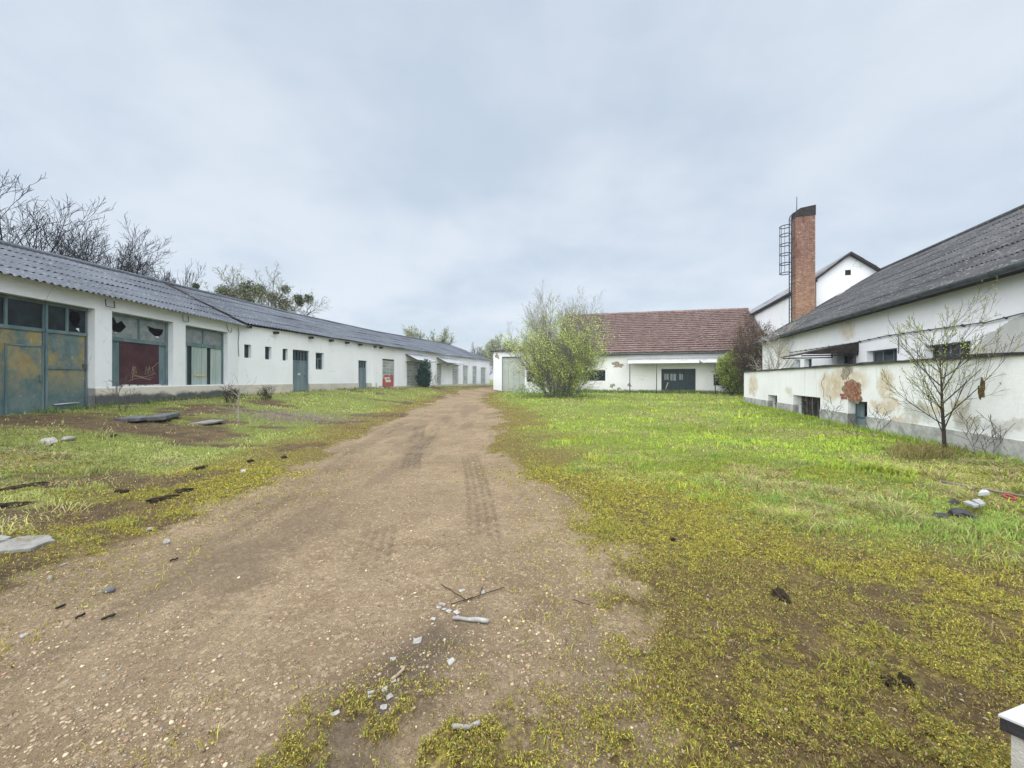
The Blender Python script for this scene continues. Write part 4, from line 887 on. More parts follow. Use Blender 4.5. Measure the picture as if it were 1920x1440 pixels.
for i in range(n):
    a = TF.p(lerp(tl0 - .2, tl1, i / n), TR, lerp(TRZ + .36, TRZ + .06, i / n)); b = TF.p(lerp(tl0 - .2, tl1, (i + 1.1) / n), TR, lerp(TRZ + .36, TRZ + .06, (i + 1.1) / n)); m.tube([a, b], [.15, .12], 7)
m.build('ridge_tiles', M['tile'], TL)
m = MB(); m.tube([TF.p(tl0, .5, 4.24), TF.p(tl1 - .2, .5, 4.22)], .085, 8); m.build('gutter', M['gutter'], TL)
part('eave_board', M['wood_dark'], TL, TF, [(tl0, tl1 - .1, .003, .42, 4.14, 4.24)])
a, b, z0, z1 = to[0]
dd = part('double_door', M['teal_dark'], TL, TF, [(a + .1, (a + b) / 2 - .01, -.24, -.2, 0, z1 - .1), ((a + b) / 2 + .01, b - .1, -.24, -.2, 0, z1 - .1)])
part('door_frame', M['teal_dark'], dd, TF, [(a, a + .1, -.3, -.12, -.1, z1), (b - .1, b, -.3, -.12, -.1, z1), (a + .1, b - .1, -.3, -.121, z1 - .1, z1), ((a + b) / 2 - .05, (a + b) / 2 + .05, -.2, -.15, 0, z1 - .1), (a + .1, b - .1, -.2, -.155, lerp(0, z1, .45), lerp(0, z1, .45) + .08)])
for u0, u1, v0, v1 in ((.09, .14, .55, .8), (.155, .22, .55, .8), (.27, .34, .52, .8), (.36, .44, .52, .8), (.53, .585, .55, .8), (.6, .64, .55, .78)):
    part('pane', M['glass_grey'], dd, TF, [(lerp(a, b, u0), lerp(a, b, u1), -.199, -.192, lerp(0, z1, v0), lerp(0, z1, v1))])
m = MB(); m.tube([TF.p(lerp(a, b, .13), -.1, .45), TF.p(lerp(a, b, .2), -.16, 1.15)], .04, 5); m.build('pale_batten', M['cream'], dd)
for o_ in to[1:]:
    a, b, z0, z1 = o_; w = part('window', M['teal_dark'], TL, TF, [(a, a + .07, -.25, -.15, z0, z1), (b - .07, b, -.25, -.15, z0, z1), (a + .07, b - .07, -.25, -.151, z0, z0 + .07), (a + .07, b - .07, -.25, -.151, z1 - .07, z1), ((a + b) / 2 - .03, (a + b) / 2 + .03, -.25, -.16, z0 + .07, z1 - .07)])
    part('pane', M['glass'], w, TF, [(a + .07, b - .07, -.22, -.215, z0 + .07, z1 - .07)])
for i, (px, py, rs, rz) in enumerate(((1158, 684, 1.0, .42), (1148, 723, .45, .3), (1160, 729, .3, .22), (1180, 722, .35, .22), (1201, 733, .35, .16))):
    patch('exposed_brick', M['stain'], TL, TF, px, py, rs * .6, rz * .7, 30 + i, .008, 30, .45)
part('plinth', M['plinth'], TL, TF, [(tl0, to[0][0], -.2, .03, -.3, .22), (to[0][1], tl1 - .1, -.2, .03, -.3, .22)])
for (pa, pb) in ((1177, 1312), (1318.5, 1392)):
    sa, sb = TF.hit(pa, 700, 1.6)[0], TF.hit(pb, 700, 1.6)[0]; zt_, zl = 3.72, TF.hit(1240, 681, 1.6)[1]
    m = MB(); sh_ = .35 if pa > 1300 else 0
    n = 40
    for i in range(n):
        a, b = lerp(sa, sb, i / n), lerp(sa, sb, (i + 1) / n); w = .018 if i % 2 else 0
        m.hexa([TF.p(a - .5 * 0 - (.5 if pa > 1300 else 0), .02, zt_ - .03 + w), TF.p(b - (.5 if pa > 1300 else 0), .02, zt_ - .03 + w), TF.p(b, 1.6, zl - .02 + w), TF.p(a, 1.6, zl - .02 + w), TF.p(a - (.5 if pa > 1300 else 0), .02, zt_ + w), TF.p(b - (.5 if pa > 1300 else 0), .02, zt_ + w), TF.p(b, 1.6, zl + .02 + w), TF.p(a, 1.6, zl + .02 + w)])
    cn = m.build('canopy', M['canopy_white'], TL)
    for px in ((1181, 1231) if pa < 1300 else (1341,)):
        s = TF.hit(px, 700, 1.5)[0]; m = MB(); m.tube([TF.p(s, 1.5, -.1), TF.p(s, 1.5, zl - .02)], .05, 8); m.build('post', M['darkmetal'], cn)

# flat roofed garage joined to its left
GA = thing('flat_roofed_garage', tuple(TF.p(-23, 0, 0)), 'small flat roofed white garage with wide grey green door, between track and big shrub', 'garage')
GF = Frame(tuple(TF.p(0, 2.5, 0))[:2], (1.0, -.315)); g0 = GF.hit(925, 700)[0]; g1 = tl0 + 1.0
GTZ = GF.hit(925, 659.5)[1]
go = [(GF.hit(942, 700)[0], GF.hit(984, 700)[0], -.2, GF.hit(950, 669.5)[1]), (GF.hit(987, 700)[0], GF.hit(1012, 700)[0], 1.2, GF.hit(1000, 697)[1])]
mb = MB(); wall_mb(mb, GF, g0, g1, -.3, GTZ, go, .35)
for s in (g0, g1): mb.quad(GF.p(s, 0, -.3), GF.p(s, -7, -.3), GF.p(s, -7, GTZ), GF.p(s, 0, GTZ))
mb.quad(GF.p(g0, -7, -.3), GF.p(g1, -7, -.3), GF.p(g1, -7, GTZ), GF.p(g0, -7, GTZ)); mb.build('wall', M['white'], GA)
part('flat_roof', M['felt'], GA, GF, [(g0 - .3, g1 + .1, -7.1, .3, GTZ, GTZ + .12)])
a, b, z0, z1 = go[0]; gd = part('garage_door', M['grey_door'], GA, GF, [(lerp(a, b, i / 4) + .01, lerp(a, b, (i + 1) / 4) - .01, -.16, -.1 - .004 * (i % 2), z0, z1 - .06) for i in range(4)])
part('door_track', M['darkmetal'], gd, GF, [(a - .02, b + .02, -.2, .02, z1 - .06, z1 + .04), (a - .05, a, -.2, .015, z0, z1 - .06)])
a, b, z0, z1 = go[1]; w = part('window', M['green'], GA, GF, [(a, b, -.2, -.15, z0, z0 + .07), (a, b, -.2, -.15, z1 - .07, z1), (a, a + .07, -.2, -.151, z0 + .07, z1 - .07), (b - .07, b, -.2, -.151, z0 + .07, z1 - .07)]); part('pane', M['glass'], w, GF, [(a + .07, b - .07, -.19, -.185, z0 + .07, z1 - .07)])
patch('peeled_plaster', M['stain'], GA, GF, 932, 668, .22, .3, 44, .006, 24, .5)

# ------------------------------------------------------------------ trees
def rvec(rg): 
    while True:
        v = Vector((rg.uniform(-1, 1), rg.uniform(-1, 1), rg.uniform(-1, 1)))
        if .05 < v.length < 1: return v.normalized()
def grow(rg, start, d, length, r, lvl, P, out):
    n = P['n'][lvl]; p = Vector(start); d = Vector(d).normalized(); pts = [p.copy()]; rad = [r]; tip = P.get('tip', .25)
    for i in range(n):
        d = (d + rvec(rg) * P['wig'][lvl] + Vector((0, 0, P['up'][lvl]))).normalized(); p = p + d * (length / n); pts.append(p.copy()); rad.append(r * (1 - (i + 1) / n * (1 - tip)))
    out.append((pts, rad, lvl))
    if lvl + 1 >= len(P['n']): return
    K = P['kids'][lvl]; K = int(K * rg.uniform(.8, 1.25) + .5); az0 = rg.random() * 6.28
    for k in range(K):
        t = lerp(P['t0'][lvl], 1.0, (k + rg.random()) / K); q = t * n; i = min(int(q), n - 1); f = q - i
        s = pts[i].lerp(pts[i + 1], f); dd = (pts[i + 1] - pts[i]).normalized(); rr = lerp(rad[i], rad[i + 1], f)
        o = dd.orthogonal().normalized(); az = az0 + k * 2.4 + rg.uniform(-.4, .4); side = o * math.cos(az) + dd.cross(o) * math.sin(az)
        an = P['ang'][lvl] * rg.uniform(.7, 1.25); cd = dd * math.cos(an) + side * math.sin(an)
        if 'flat' in P: cd.z *= P['flat']
        grow(rg, s, cd, length * P['ratio'][lvl] * (1.15 - .5 * t) * rg.uniform(.7, 1.2), max(min(rr * .75, r * P.get('rr', .6)), P.get('rmin', .004)), lvl + 1, P, out)
def tubes(out, lv, ks, rmin=0.0):
    m = MB()
    for pts, rad, l in out:
        if l in lv: m.tube(pts, [max(x, rmin) for x in rad], ks[min(l, len(ks) - 1)], False)
    return m
def quads(C, size, rng, flat=0.0, asp=.6):
    n = len(C); a = rng.normal(size=(n, 3)); a[:, 2] *= (1 - flat); a /= np.linalg.norm(a, axis=1)[:, None]; b = rng.normal(size=(n, 3)); b -= a * (a * b).sum(1)[:, None]; b /= np.linalg.norm(b, axis=1)[:, None]
    s = np.asarray(size).reshape(-1, 1) * np.ones((n, 1)); a = a * s; b = b * s * asp
    V = np.stack([C - a, C + b * .9 - a * .1, C + a, C - b * .9 - a * .1], 1).reshape(-1, 3); return V, np.arange(4 * n).reshape(-1, 4)
def leafcols(n, rng, c1, c2, jit=.15):
    t = rng.random_sample((n, 1)); c = np.array(c1) * (1 - t) + np.array(c2) * t; c = c * (1 + rng.uniform(-jit, jit, (n, 1))); return np.repeat(c, 4, 0)
def leafpts(out, lv, per, rng, spread, t0=.2):
    C = []
    for pts, rad, l in out:
        if l in lv:
            k = rng.poisson(per)
            for _ in range(k):
                q = rng.uniform(t0, 1) * (len(pts) - 1); i = min(int(q), len(pts) - 2); C.append(np.array(pts[i].lerp(pts[i + 1], q - i)) + rng.normal(size=3) * spread)
    return np.array(C) if C else np.zeros((0, 3))
def tree(name, loc, label, cat, P, height, r, bark, seed, group=None, leaf=None, trunks=1, lean=.0, rmin=.006, ks=(7, 5, 4, 3, 3), fan=.35, leafname='foliage', branch='crown', base=.1, wid=None):
    rg = random.Random(seed); nr = np.random.RandomState(seed); T = thing(name, tuple(loc), label, cat, group); out = []
    for k in range(trunks):
        d = Vector((lean, 0, 1)) if trunks == 1 else Vector((math.cos(k * 2.4) * fan * rg.uniform(.15, 1.25), math.sin(k * 2.4) * fan * rg.uniform(.15, 1.25), 1))
        o_ = []; st = Vector(loc) + Vector((0, 0, -.1)) + (Vector((math.cos(k * 2.4), math.sin(k * 2.4), 0)) * base * rg.random() ** .5 if trunks > 1 else Vector((0, 0, 0)))
        grow(rg, st, d, height * P['h0'] * (1 if trunks == 1 else rg.uniform(.4, 1.1)), r * (1 if trunks == 1 else rg.uniform(.6, 1)), 0, P, o_); out += o_
    B_ = Vector(loc); top = sorted(o_[0][-1].z for o_ in out)[-max(1, min(12, len(out) // 40))] - B_.z; k_ = height / top
    hr = sorted(math.hypot(o_[0][-1].x - B_.x, o_[0][-1].y - B_.y) * k_ for o_ in out); kx = min(1.6, wid / hr[int(len(hr) * .96)]) * k_ if wid else k_
    out = [([B_ + Vector(((q.x - B_.x) * kx, (q.y - B_.y) * kx, (q.z - B_.z) * k_)) for q in o_[0]], o_[1], o_[2]) for o_ in out]
    tubes(out, (0,), ks).build('trunk', bark, T)
    tubes(out, (1, 2, 3, 4), ks, rmin).build(branch, bark, T)
    if leaf:
        C = leafpts(out, leaf['lv'], leaf['per'], nr, leaf['spread'])
        if 'clump' in leaf: C = C[fbm(C[:, 0] + .6 * C[:, 2], C[:, 1] - .8 * C[:, 2], 1.6, 3, seed) > leaf['clump'] + nr.normal(size=len(C)) * .05]
        if 'zmax' in leaf: C = C[C[:, 2] < leaf['zmax'] + nr.normal(size=len(C)) * leaf.get('zs', .6)]
        V, Fc = quads(C, nr.uniform(.6, 1.3, len(C)) * leaf['size'], nr)
        mesh_np(leafname, V, Fc, M['leaf'], T, col={'Col': leafcols(len(C), nr, leaf['c1'], leaf['c2'])})
    return T, out
BARE = dict(h0=.45, n=(5, 7, 5, 4, 3), wig=(.08, .13, .15, .17, .2), up=(.05, .05, .05, .05, .04), kids=(7, 8, 7, 4), t0=(.45, .25, .2, .2), ang=(.72, .6, .6, .6), ratio=(1.15, .55, .55, .55), rr=.55, rmin=.008, tip=.25)
for i, (px, Xx, top, sd, wd) in enumerate(((20, -25.5, 332, 1, 1.0), (132, -25, 388, 2, 1.0), (236, -25, 434, 3, 1.0), (312, -25, 486, 4, .8))):
    d = Xx / ((px - CX) / F); h = (HY - top) * d / F + EYE - .6
    lb = ['tallest bare dark tree behind the workshop roof, cut by the left frame edge', 'bare dark tree second from left behind the workshop roof', 'bare dark spreading tree third from left behind the workshop roof', 'smallest bare tree behind the workshop roof, right end of the bare row'][i]
    tree('bare_tree', (Xx, d, .6), lb, 'tree', BARE, h, .2 * wd, M['bark_dark'], 100 + sd, 'bare trees behind the workshop', rmin=.008, wid=(4.6, 4.0, 3.6, 2.2)[i])
MIS = dict(BARE, h0=.42, kids=(10, 8, 7, 4), ang=(.85, .75, .8, .8), ratio=(1.05, .6, .5, .5))
X_ = -24.5; d = X_ / ((492 - CX) / F); hM = (HY - 492) * d / F + EYE - .6
TM, out = tree('mistletoe_tree', (X_, d, .6), 'wide pale budding tree full of round green mistletoe clumps behind the workshop roof', 'tree', MIS, hM * .9, .3, M['bark'], 211, leaf=dict(lv=(3, 4), per=1.6, spread=.12, size=.07, c1=(.20, .24, .10), c2=(.32, .35, .17)), rmin=.012, wid=5.4)
nr = np.random.RandomState(5)
for px, py, rr in ((380, 541, .35), (412, 545, .75), (428, 552, .6), (442, 553, .7), (462, 548, .8), (478, 540, .6), (482, 545, .7), (500, 556, .55), (508, 556, .6), (527, 568, .8), (530, 540, .45), (557, 566, .4), (568, 556, .5), (573, 565, .45), (470, 565, .7), (420, 560, .5)):
    c = np.array([(px - CX) / F * d, d + nr.uniform(-1.5, 1.5), EYE + (HY - py) / F * d]); n = int(700 * rr)
    u = nr.normal(size=(n, 3)); u /= np.linalg.norm(u, axis=1)[:, None]; C = c + u * (nr.random_sample((n, 1)) ** .6) * rr
    V, Fc = quads(C, nr.uniform(.06, .13, n), nr); mesh_np('mistletoe', V, Fc, M['leaf'], TM, col={'Col': leafcols(n, nr, (.028, .045, .015), (.085, .11, .035))})
# pale distant trees
FAR = dict(h0=.55, n=(5, 5, 4, 3), wig=(.08, .15, .2, .25), up=(.05, .18, .16, .1), kids=(12, 7, 5), t0=(.2, .2, .15), ang=(.5, .5, .6), ratio=(.75, .5, .5), rr=.5, rmin=.02, tip=.3)
farT = [(778, 72, 606, 31, 'pale feathery tree, left one of the pair above the workshop roof end'), (818, 74, 609, 32, 'pale feathery tree, right one of the pair above the workshop roof end'),
        (893, 95, 640, 33, 'thin twiggy hazy tree just right of the workshop roof end'), (928, 92, 622, 34, 'hazy green tree tallest of those left of the big shrub'), (955, 95, 628, 35, 'hazy green tree behind the flat garage roof'), (912, 100, 636, 36, 'hazy slender tree between twiggy tree and green tree'), (986, 98, 640, 37, 'hazy green tree half hidden by the big shrub')]
for px, dd_, top, sd, lb in farT:
    x = (px - CX) / F * dd_; h = (HY - top) * dd_ / F + EYE; gr = sd >= 34
    tree('distant_tree', (x, dd_, 0), lb, 'tree', FAR, h * .92, .16, M['bark'], sd, 'pale trees beyond the yard', leaf=dict(lv=(2, 3), per=3.2 if gr else 1.6, spread=.28, size=.2, c1=(.22, .26, .13), c2=(.34, .38, .20)) if sd != 33 else None, rmin=.022, ks=(6, 4, 3, 3))
for i, (x, y) in enumerate(((-30, 88), (-22, 95), (12, 102), (22, 99), (33, 95), (45, 88))):
    pass
# big spring shrub in the middle
gS = ghit(1048, 746); shx, shy = (1048 - CX) / F * 31.6, 31.6
SHR = dict(h0=.62, n=(7, 5, 4, 3), wig=(.06, .09, .14, .2), up=(.05, .06, .03, .0), kids=(12, 7, 5), t0=(.1, .15, .15), ang=(.5, .5, .6), ratio=(.5, .5, .5), rr=.5, rmin=.007, tip=.15)
TS, out = tree('spring_shrub', (shx, shy, zg(shx, shy)), 'big many stemmed shrub with fresh yellow green leaves and bare top twigs in the yard', 'shrub', SHR, 9.0, .065, M['bark_shrub'], 77, leaf=dict(lv=(1, 2, 3), per=3.2, clump=.44, spread=.12, size=.056, c1=(.42, .53, .12), c2=(.66, .74, .24), zmax=5.8, zs=1.5), trunks=38, fan=.8, base=1.3, wid=4.3, rmin=.006, ks=(5, 4, 3, 3))
nr = np.random.RandomState(19); n = 13000; u = nr.normal(size=(n, 3)); u /= np.linalg.norm(u, axis=1)[:, None]; C = u * nr.random_sample((n, 1)) ** .4 * np.array((3.5, 2.2, 1.5)); C[:, 0] *= 1 - .12 * np.sin(C[:, 1] * 3); C = C[C[:, 2] > -.1]
C = C[fbm(C[:, 0] + C[:, 2] * .7, C[:, 1] + C[:, 2], 1.4, 3, 300) > .44] + np.array((shx - .5, shy + .3, zg(shx, shy) + .1)); V, Fc = quads(C, nr.uniform(.03, .08, len(C)), nr)
mesh_np('low_shoots', V, Fc, M['leaf'], TS, col={'Col': leafcols(len(C), nr, (.10, .18, .06), (.34, .43, .14))})
# sapling in front of the annex wall
gp = ghit(1771, 853); SAP = dict(h0=.95, n=(9, 8, 6, 4), wig=(.035, .05, .07, .12), up=(.01, .035, .05, .04), kids=(24, 9, 4), t0=(.14, .15, .2), ang=(.9, .5, .55), ratio=(.66, .42, .45), rr=.34, rmin=.0022, tip=.1)
sp = RF.p(RF.hit(1771, 800, .45)[0], .45, 0); sp.z = zg(sp.x, sp.y)
tree('sapling', tuple(sp), 'young thin tree with sparse yellowish buds standing against the annex wall', 'tree', SAP, 3.2, .037, M['bark_sap'], 64, leaf=dict(lv=(1, 2, 3), per=2.7, spread=.014, size=.0145, c1=(.28, .36, .07), c2=(.48, .52, .13)), rmin=.0022, ks=(8, 5, 4, 3), leafname='buds', wid=.98)
# shrubs by the annex end
BSH = dict(h0=.7, n=(5, 5, 4, 3), wig=(.1, .15, .2, .25), up=(.0, -.03, -.08, -.1), kids=(10, 8, 5), t0=(.1, .1, .1), ang=(.7, .7, .7), ratio=(.55, .5, .5), rr=.5, rmin=.008, tip=.2)
tree('evergreen_bush', (20.3, 35.6, 0), 'leaning dark to yellow green bush under the canopy beside the annex end', 'shrub', BSH, 4.0, .05, M['bark_dark'], 81, leaf=dict(lv=(1, 2, 3), per=5, spread=.16, size=.07, c1=(.05, .10, .025), c2=(.44, .50, .07), clump=.47), wid=1.5, trunks=9, fan=.36, rmin=.008, ks=(5, 4, 3, 3))
TW = dict(h0=.6, n=(5, 5, 4, 3), wig=(.12, .2, .28, .3), up=(.02, .04, .03, .02), kids=(8, 6, 4), t0=(.15, .15, .15), ang=(.6, .65, .7), ratio=(.6, .55, .5), rr=.55, rmin=.008, tip=.25)
tree('bramble', (21.9, 33.6, 0), 'tangled brown bare bush between annex end and tiled roof', 'shrub', TW, 7.2, .05, M['bark_brown'], 83, leaf=dict(lv=(2, 3), per=1.6, spread=.1, size=.06, c1=(.10, .05, .025), c2=(.18, .13, .05)), trunks=24, fan=.6, base=1.1, wid=2.9, rmin=.009, ks=(5, 4, 3, 3))
q = RF.p(20.3, -2.3, 0); tree('pale_bare_tree', tuple(q), 'small pale leafless tree rising behind the far end of the annex', 'tree', TW, 5.2, .07, M['bark_pale'], 85, trunks=3, fan=.3, rmin=.008, ks=(5, 4, 3, 3))
# dark shrub at the far workshop door
x, y = (793 - CX) / F * 40, 40.0; x = f3.p(f3.hit(794, 700, .9)[0], .9, 0); zz = zg(x.x, x.y)
ES = dict(h0=.75, n=(5, 4, 3), wig=(.05, .1, .2), up=(0, .1, .05), kids=(14, 7), t0=(.05, .1), ang=(.55, .6), ratio=(.45, .5), rr=.5, rmin=.01, tip=.2)
tree('ivy_bush', (x.x, x.y, zz), 'dark blue green upright bush in front of the far workshop door', 'shrub', ES, 2.1, .05, M['bark_dark'], 91, leaf=dict(lv=(0, 1, 2), per=14, spread=.13, size=.1, c1=(.02, .06, .05), c2=(.05, .11, .09)), trunks=4, fan=.18, ks=(5, 4, 3))
# small bare twiggy plants
TWG = dict(h0=.8, n=(4, 4, 3), wig=(.12, .2, .3), up=(.02, .03, .02), kids=(5, 4), t0=(.3, .2), ang=(.6, .7), ratio=(.6, .55), rr=.6, rmin=.004, tip=.25)
for px, py, h, sd, lb, n_, bk in ((448, 790, 1.5, 41, 'small forked bare sapling on the grass before the workshop plinth', 1, 'bark_pale'), (228, 772, 1.3, 42, 'dry twiggy weed in front of the plinth below the maroon sheet', 4, 'bark'), (432, 757, .75, 43, 'low tangle of purplish brown twigs by the plinth, left of two', 16, 'bark_brown'), (500, 750, .6, 44, 'low tangle of purplish brown twigs by the plinth, nearer the tall door', 16, 'bark_brown'), (815, 733, 1.6, 45, 'thin brown weed stalks right of the dark bush at the far doors', 5, 'bark_brown'), (1625, 835, .9, 46, 'thin bare weed stalk against the annex wall below the shutter', 2, 'bark'), (1545, 800, 1.0, 47, 'thin climbing weed stem beside the wide basement window', 2, 'bark'), (1850, 862, .9, 48, 'dry weed stalks against the annex wall right of the sapling', 4, 'bark')):
    g = ghit(px, py); tree('dry_weed' if sd != 41 else 'bare_sapling', tuple(g), lb, 'weed' if sd != 41 else 'tree', TWG, h, (.006 if py > 795 else .011) if n_ > 1 else .03, M[bk], sd, trunks=n_, fan=.5 if n_ > 6 else .3, rmin=.004, ks=(4, 3, 3), branch='twigs')

# ------------------------------------------------------------------ grass
def scatter(n, rng, ymin, ymax, amax=1.55):
    y = np.exp(rng.uniform(np.log(ymin), np.log(ymax), n)); a = rng.uniform(-amax, amax, n); return a * y, y
def inside_any(x, y):
    wx = np.interp(y, [p[1] for p in LW], [p[0] for p in LW]); bad = x < wx + .05
    q = np.stack([x - 8.9, y - 6.7], 1); t = np.array(RF.t[:2]); nn_ = np.array(RF.n[:2]); s = q @ t; o = q @ nn_
    bad |= (o < .03) & (s < ax1 + .05) & (o > -3.5); bad |= (o < -3.3) & (s < 27)
    q = np.stack([x - 23.6, y - 38.8], 1); t = np.array(TF.t[:2]); nn_ = np.array(TF.n[:2]); s = q @ t; o = q @ nn_
    bad |= (o < .05) & (s > tl0); bad |= (o < 2.52) & (s > g0) & (s <= tl0 + 1.2)
    return bad
def blades(name, x, y, h, w, col, lean, rng, label=None):
    n = len(x); z = zground(x, y); th = rng.uniform(0, 2 * np.pi, n); ph = rng.uniform(0, 2 * np.pi, n)
    L = (np.abs(rng.normal(size=n)) * .5 + .25) * lean; d = np.stack([np.cos(th), np.sin(th), np.zeros(n)], 1); s = np.stack([np.cos(ph), np.sin(ph), np.zeros(n)], 1) * (w / 2)[:, None]
    b = np.stack([x, y, z - .008], 1); U = np.zeros((n, 3)); U[:, 2] = 1
    m_ = b + (U * .6 + d * (L * .3)[:, None]) * h[:, None]; t_ = b + (U * (1 - .25 * np.minimum(L, 2))[:, None] + d * L[:, None]) * h[:, None]
    V = np.stack([b - s, b + s, m_ - s * .8, m_ + s * .8, t_], 1).reshape(-1, 3); i = np.arange(n)[:, None] * 5
    c = np.repeat(col, 5, 0); 
    o = mesh_np(name, V, [i + np.array([[0, 1, 3, 2]]), i + np.array([[2, 3, 4]])], M['blade'], col={'Col': c}); o['kind'] = 'stuff'
    if label: o['label'] = label
    return o
GR = np.random.RandomState(12)
MOSS1, MOSS2 = np.array((.27, .245, .03)), np.array((.58, .52, .07)); LUSH1, LUSH2 = np.array((.185, .30, .025)), np.array((.43, .55, .075)); LFT1, LFT2 = np.array((.25, .30, .09)), np.array((.42, .46, .18)); STRAW = np.array((.48, .40, .22)); DRYB = np.array((.20, .14, .065))
def grass(name, n, ymin, ymax, label):
    x, y = scatter(n, GR, ymin, ymax); ok = ~inside_any(x, y); x, y = x[ok], y[ok]
    dr, cover, lush, bare, straw, patch = zones(x, y)
    clump = fbm(x, y, 3.2, 4, 101); fine = fbm(x, y, 14, 2, 103)
    dens = cover * (.45 + .55 * sst(y, 2.0, 4.5)) * (1 - .93 * np.clip(bare, 0, 1)) * np.clip(.25 + 1.5 * (fine - .28) + .9 * (clump - .4), .05, 1) * (.55 + .45 * lush)
    edge = sst(dr, -1.2, -.1) * .10; dens = np.maximum(dens, edge * (fine > .55))
    keep = GR.random_sample(len(x)) < dens; x, y, lush, straw, patch, clump = x[keep], y[keep], lush[keep], straw[keep], patch[keep], clump[keep]; n = len(x)
    D = np.hypot(x, y); left = (x < -2.3).astype(float) * sst(y, 2, 4)
    tall = sst(clump, .5, .72)
    vt = sst(fbm(x, y, 1.7, 3, 160), .56, .68); h = np.where(lush > .4, .038 + (.055 * tall + .08 * vt * tall) * (1 - .35 * left), .022 + .03 * tall) * GR.uniform(.6, 1.4, n) * (1 + .5 * sst(D, 14, 30))
    w = np.maximum(.0045, .0011 * D) * GR.uniform(.7, 1.4, n) * np.where(lush > .4, 1.1, 1.0)
    t = GR.random_sample((n, 1)); big = fbm(x, y, .45, 4, 110)[:, None]
    lu = (LUSH1 * (1 - t) + LUSH2 * t) * (1 - left[:, None]) + (LFT1 * (1 - t) + LFT2 * t) * left[:, None]
    lu = lu * (.72 + .5 * sst(big, .36, .62)) * (1 + .25 * (sst(clump, .35, .65)[:, None] - .5)); blue = sst(fbm(x, y, .6, 3, 130), .56, .66)[:, None]; lu = lu * (1 - .55 * blue) + np.array((.20, .31, .13)) * .55 * blue
    mo = MOSS1 * (1 - t) + MOSS2 * t; mg = sst(fbm(x, y, 1.1, 4, 140), .45, .62)[:, None]; mo = mo * (1 - .6 * mg) + np.array((.27, .33, .075)) * .6 * mg
    l2 = np.clip(lush + GR.uniform(-.25, .25, n), 0, 1)[:, None]; col = mo * (1 - l2) + lu * l2
    sm = (GR.random_sample(n) < straw * .6 + .07)[:, None]; col = np.where(sm, STRAW * GR.uniform(.6, 1.1, (n, 1)), col)
    dm = (GR.random_sample(n) < .10 + .25 * patch + .40 * (1 - sst(y, 1.9, 3.2)))[:, None]; col = np.where(dm, DRYB * GR.uniform(.5, 1.5, (n, 1)), col)
    col = col * GR.uniform(.8, 1.2, (n, 1)); lean = np.where(straw > .4, 2.2, .9)
    blades(name, x, y, h, w, col, lean, GR, label)
grass('grass', 560000, 1.35, 7.0, 'yellow green moss and short grass in the foreground')
grass('grass', 420000, 6.0, 60.0, 'green spring grass of the yard')
# ground-hugging moss and tiny weeds near the camera
def moss(n, ymin, ymax):
    x, y = scatter(n, GR, ymin, ymax); ok = ~inside_any(x, y); x, y = x[ok], y[ok]
    dr, cover, lush, bare, straw, patch = zones(x, y); fine = fbm(x, y, 22, 3, 201, .6); mid = fbm(x, y, 5, 4, 203, .6)
    dens = np.maximum(cover * (1 - .8 * bare), .10 * sst(dr, -1.0, 0)) * sst(fine + .6 * (mid - .5), .40, .60) * (1 - .5 * lush)
    keep = GR.random_sample(len(x)) < dens; x, y, bare, mid, patch = x[keep], y[keep], bare[keep], mid[keep], patch[keep]; n = len(x)
    z = zground(x, y) + np.abs(GR.normal(size=n)) * .011 + .003
    t = GR.random_sample((n, 1)); col = np.array((.19, .17, .028)) * (1 - t) + np.array((.60, .54, .10)) * t
    g = (GR.random_sample(n) < .22)[:, None]; col = np.where(g, np.array((.24, .32, .07)) * GR.uniform(.6, 1.2, (n, 1)), col)
    d = (GR.random_sample(n) < .16 + .5 * bare + .2 * (1 - sst(y, 1.8, 3.0)))[:, None]; col = np.where(d, np.array((.22, .155, .08)) * GR.uniform(.4, 1.5, (n, 1)), col)
    V, Fc = quads(np.stack([x, y, z], 1), GR.uniform(.004, .0095, n) * np.clip(y / 2.6, .85, 2.2), GR, asp=.38)
    o = mesh_np('moss', V, Fc, M['blade'], col={'Col': np.repeat(col, 4, 0)}); o['kind'] = 'stuff'; o['label'] = 'yellowish moss and tiny weeds of the foreground'
moss(1200000, 1.35, 6.5)
def tufts(name, pxs, label, hmul=1.0, c1=LUSH1, c2=LUSH2, k=60, rad=.25):
    X, Y = [], []
    for px, py in pxs:
        g = ghit(px, py); X.append(g.x + GR.normal(size=k) * rad); Y.append(g.y + GR.normal(size=k) * rad * .7)
    x, y = np.concatenate(X), np.concatenate(Y); ok = ~inside_any(x, y) & (zones(x, y)[2] > .35); x, y = x[ok], y[ok]; n = len(x); t = GR.random_sample((n, 1))
    blades(name, x, y, GR.uniform(.10, .28, n) * hmul, np.maximum(.006, .001 * np.hypot(x, y)), (c1 * (1 - t) + c2 * t) * GR.uniform(.7, 1.2, (n, 1)), np.full(n, 1.0), GR, label)
rng = random.Random(9)
tufts('tall_grass', [(rng.uniform(1690, 1790), rng.uniform(846, 866)) for _ in range(14)] + [(rng.uniform(1400, 1690), 0) for _ in range(0)], 'dry tall grass around the sapling foot', 1.1, np.array((.16, .14, .05)), np.array((.30, .26, .10)), 80, .16)
wallpts = []
for i in range(46):
    s = lerp(-1, ax1, i / 45); p_ = RF.p(s, .12, 0); wallpts.append((CX + p_.x / p_.y * F, HY + EYE / p_.y * F))
tufts('tall_grass', wallpts, 'green grass along the annex wall foot', .8, LUSH1, LUSH2, 70, .16)
fp = []
for i in range(60):
    p_ = TF.p(lerp(tl0, tl1 - 1, i / 59), .5, 0); fp.append((CX + p_.x / p_.y * F, HY + EYE / p_.y * F))
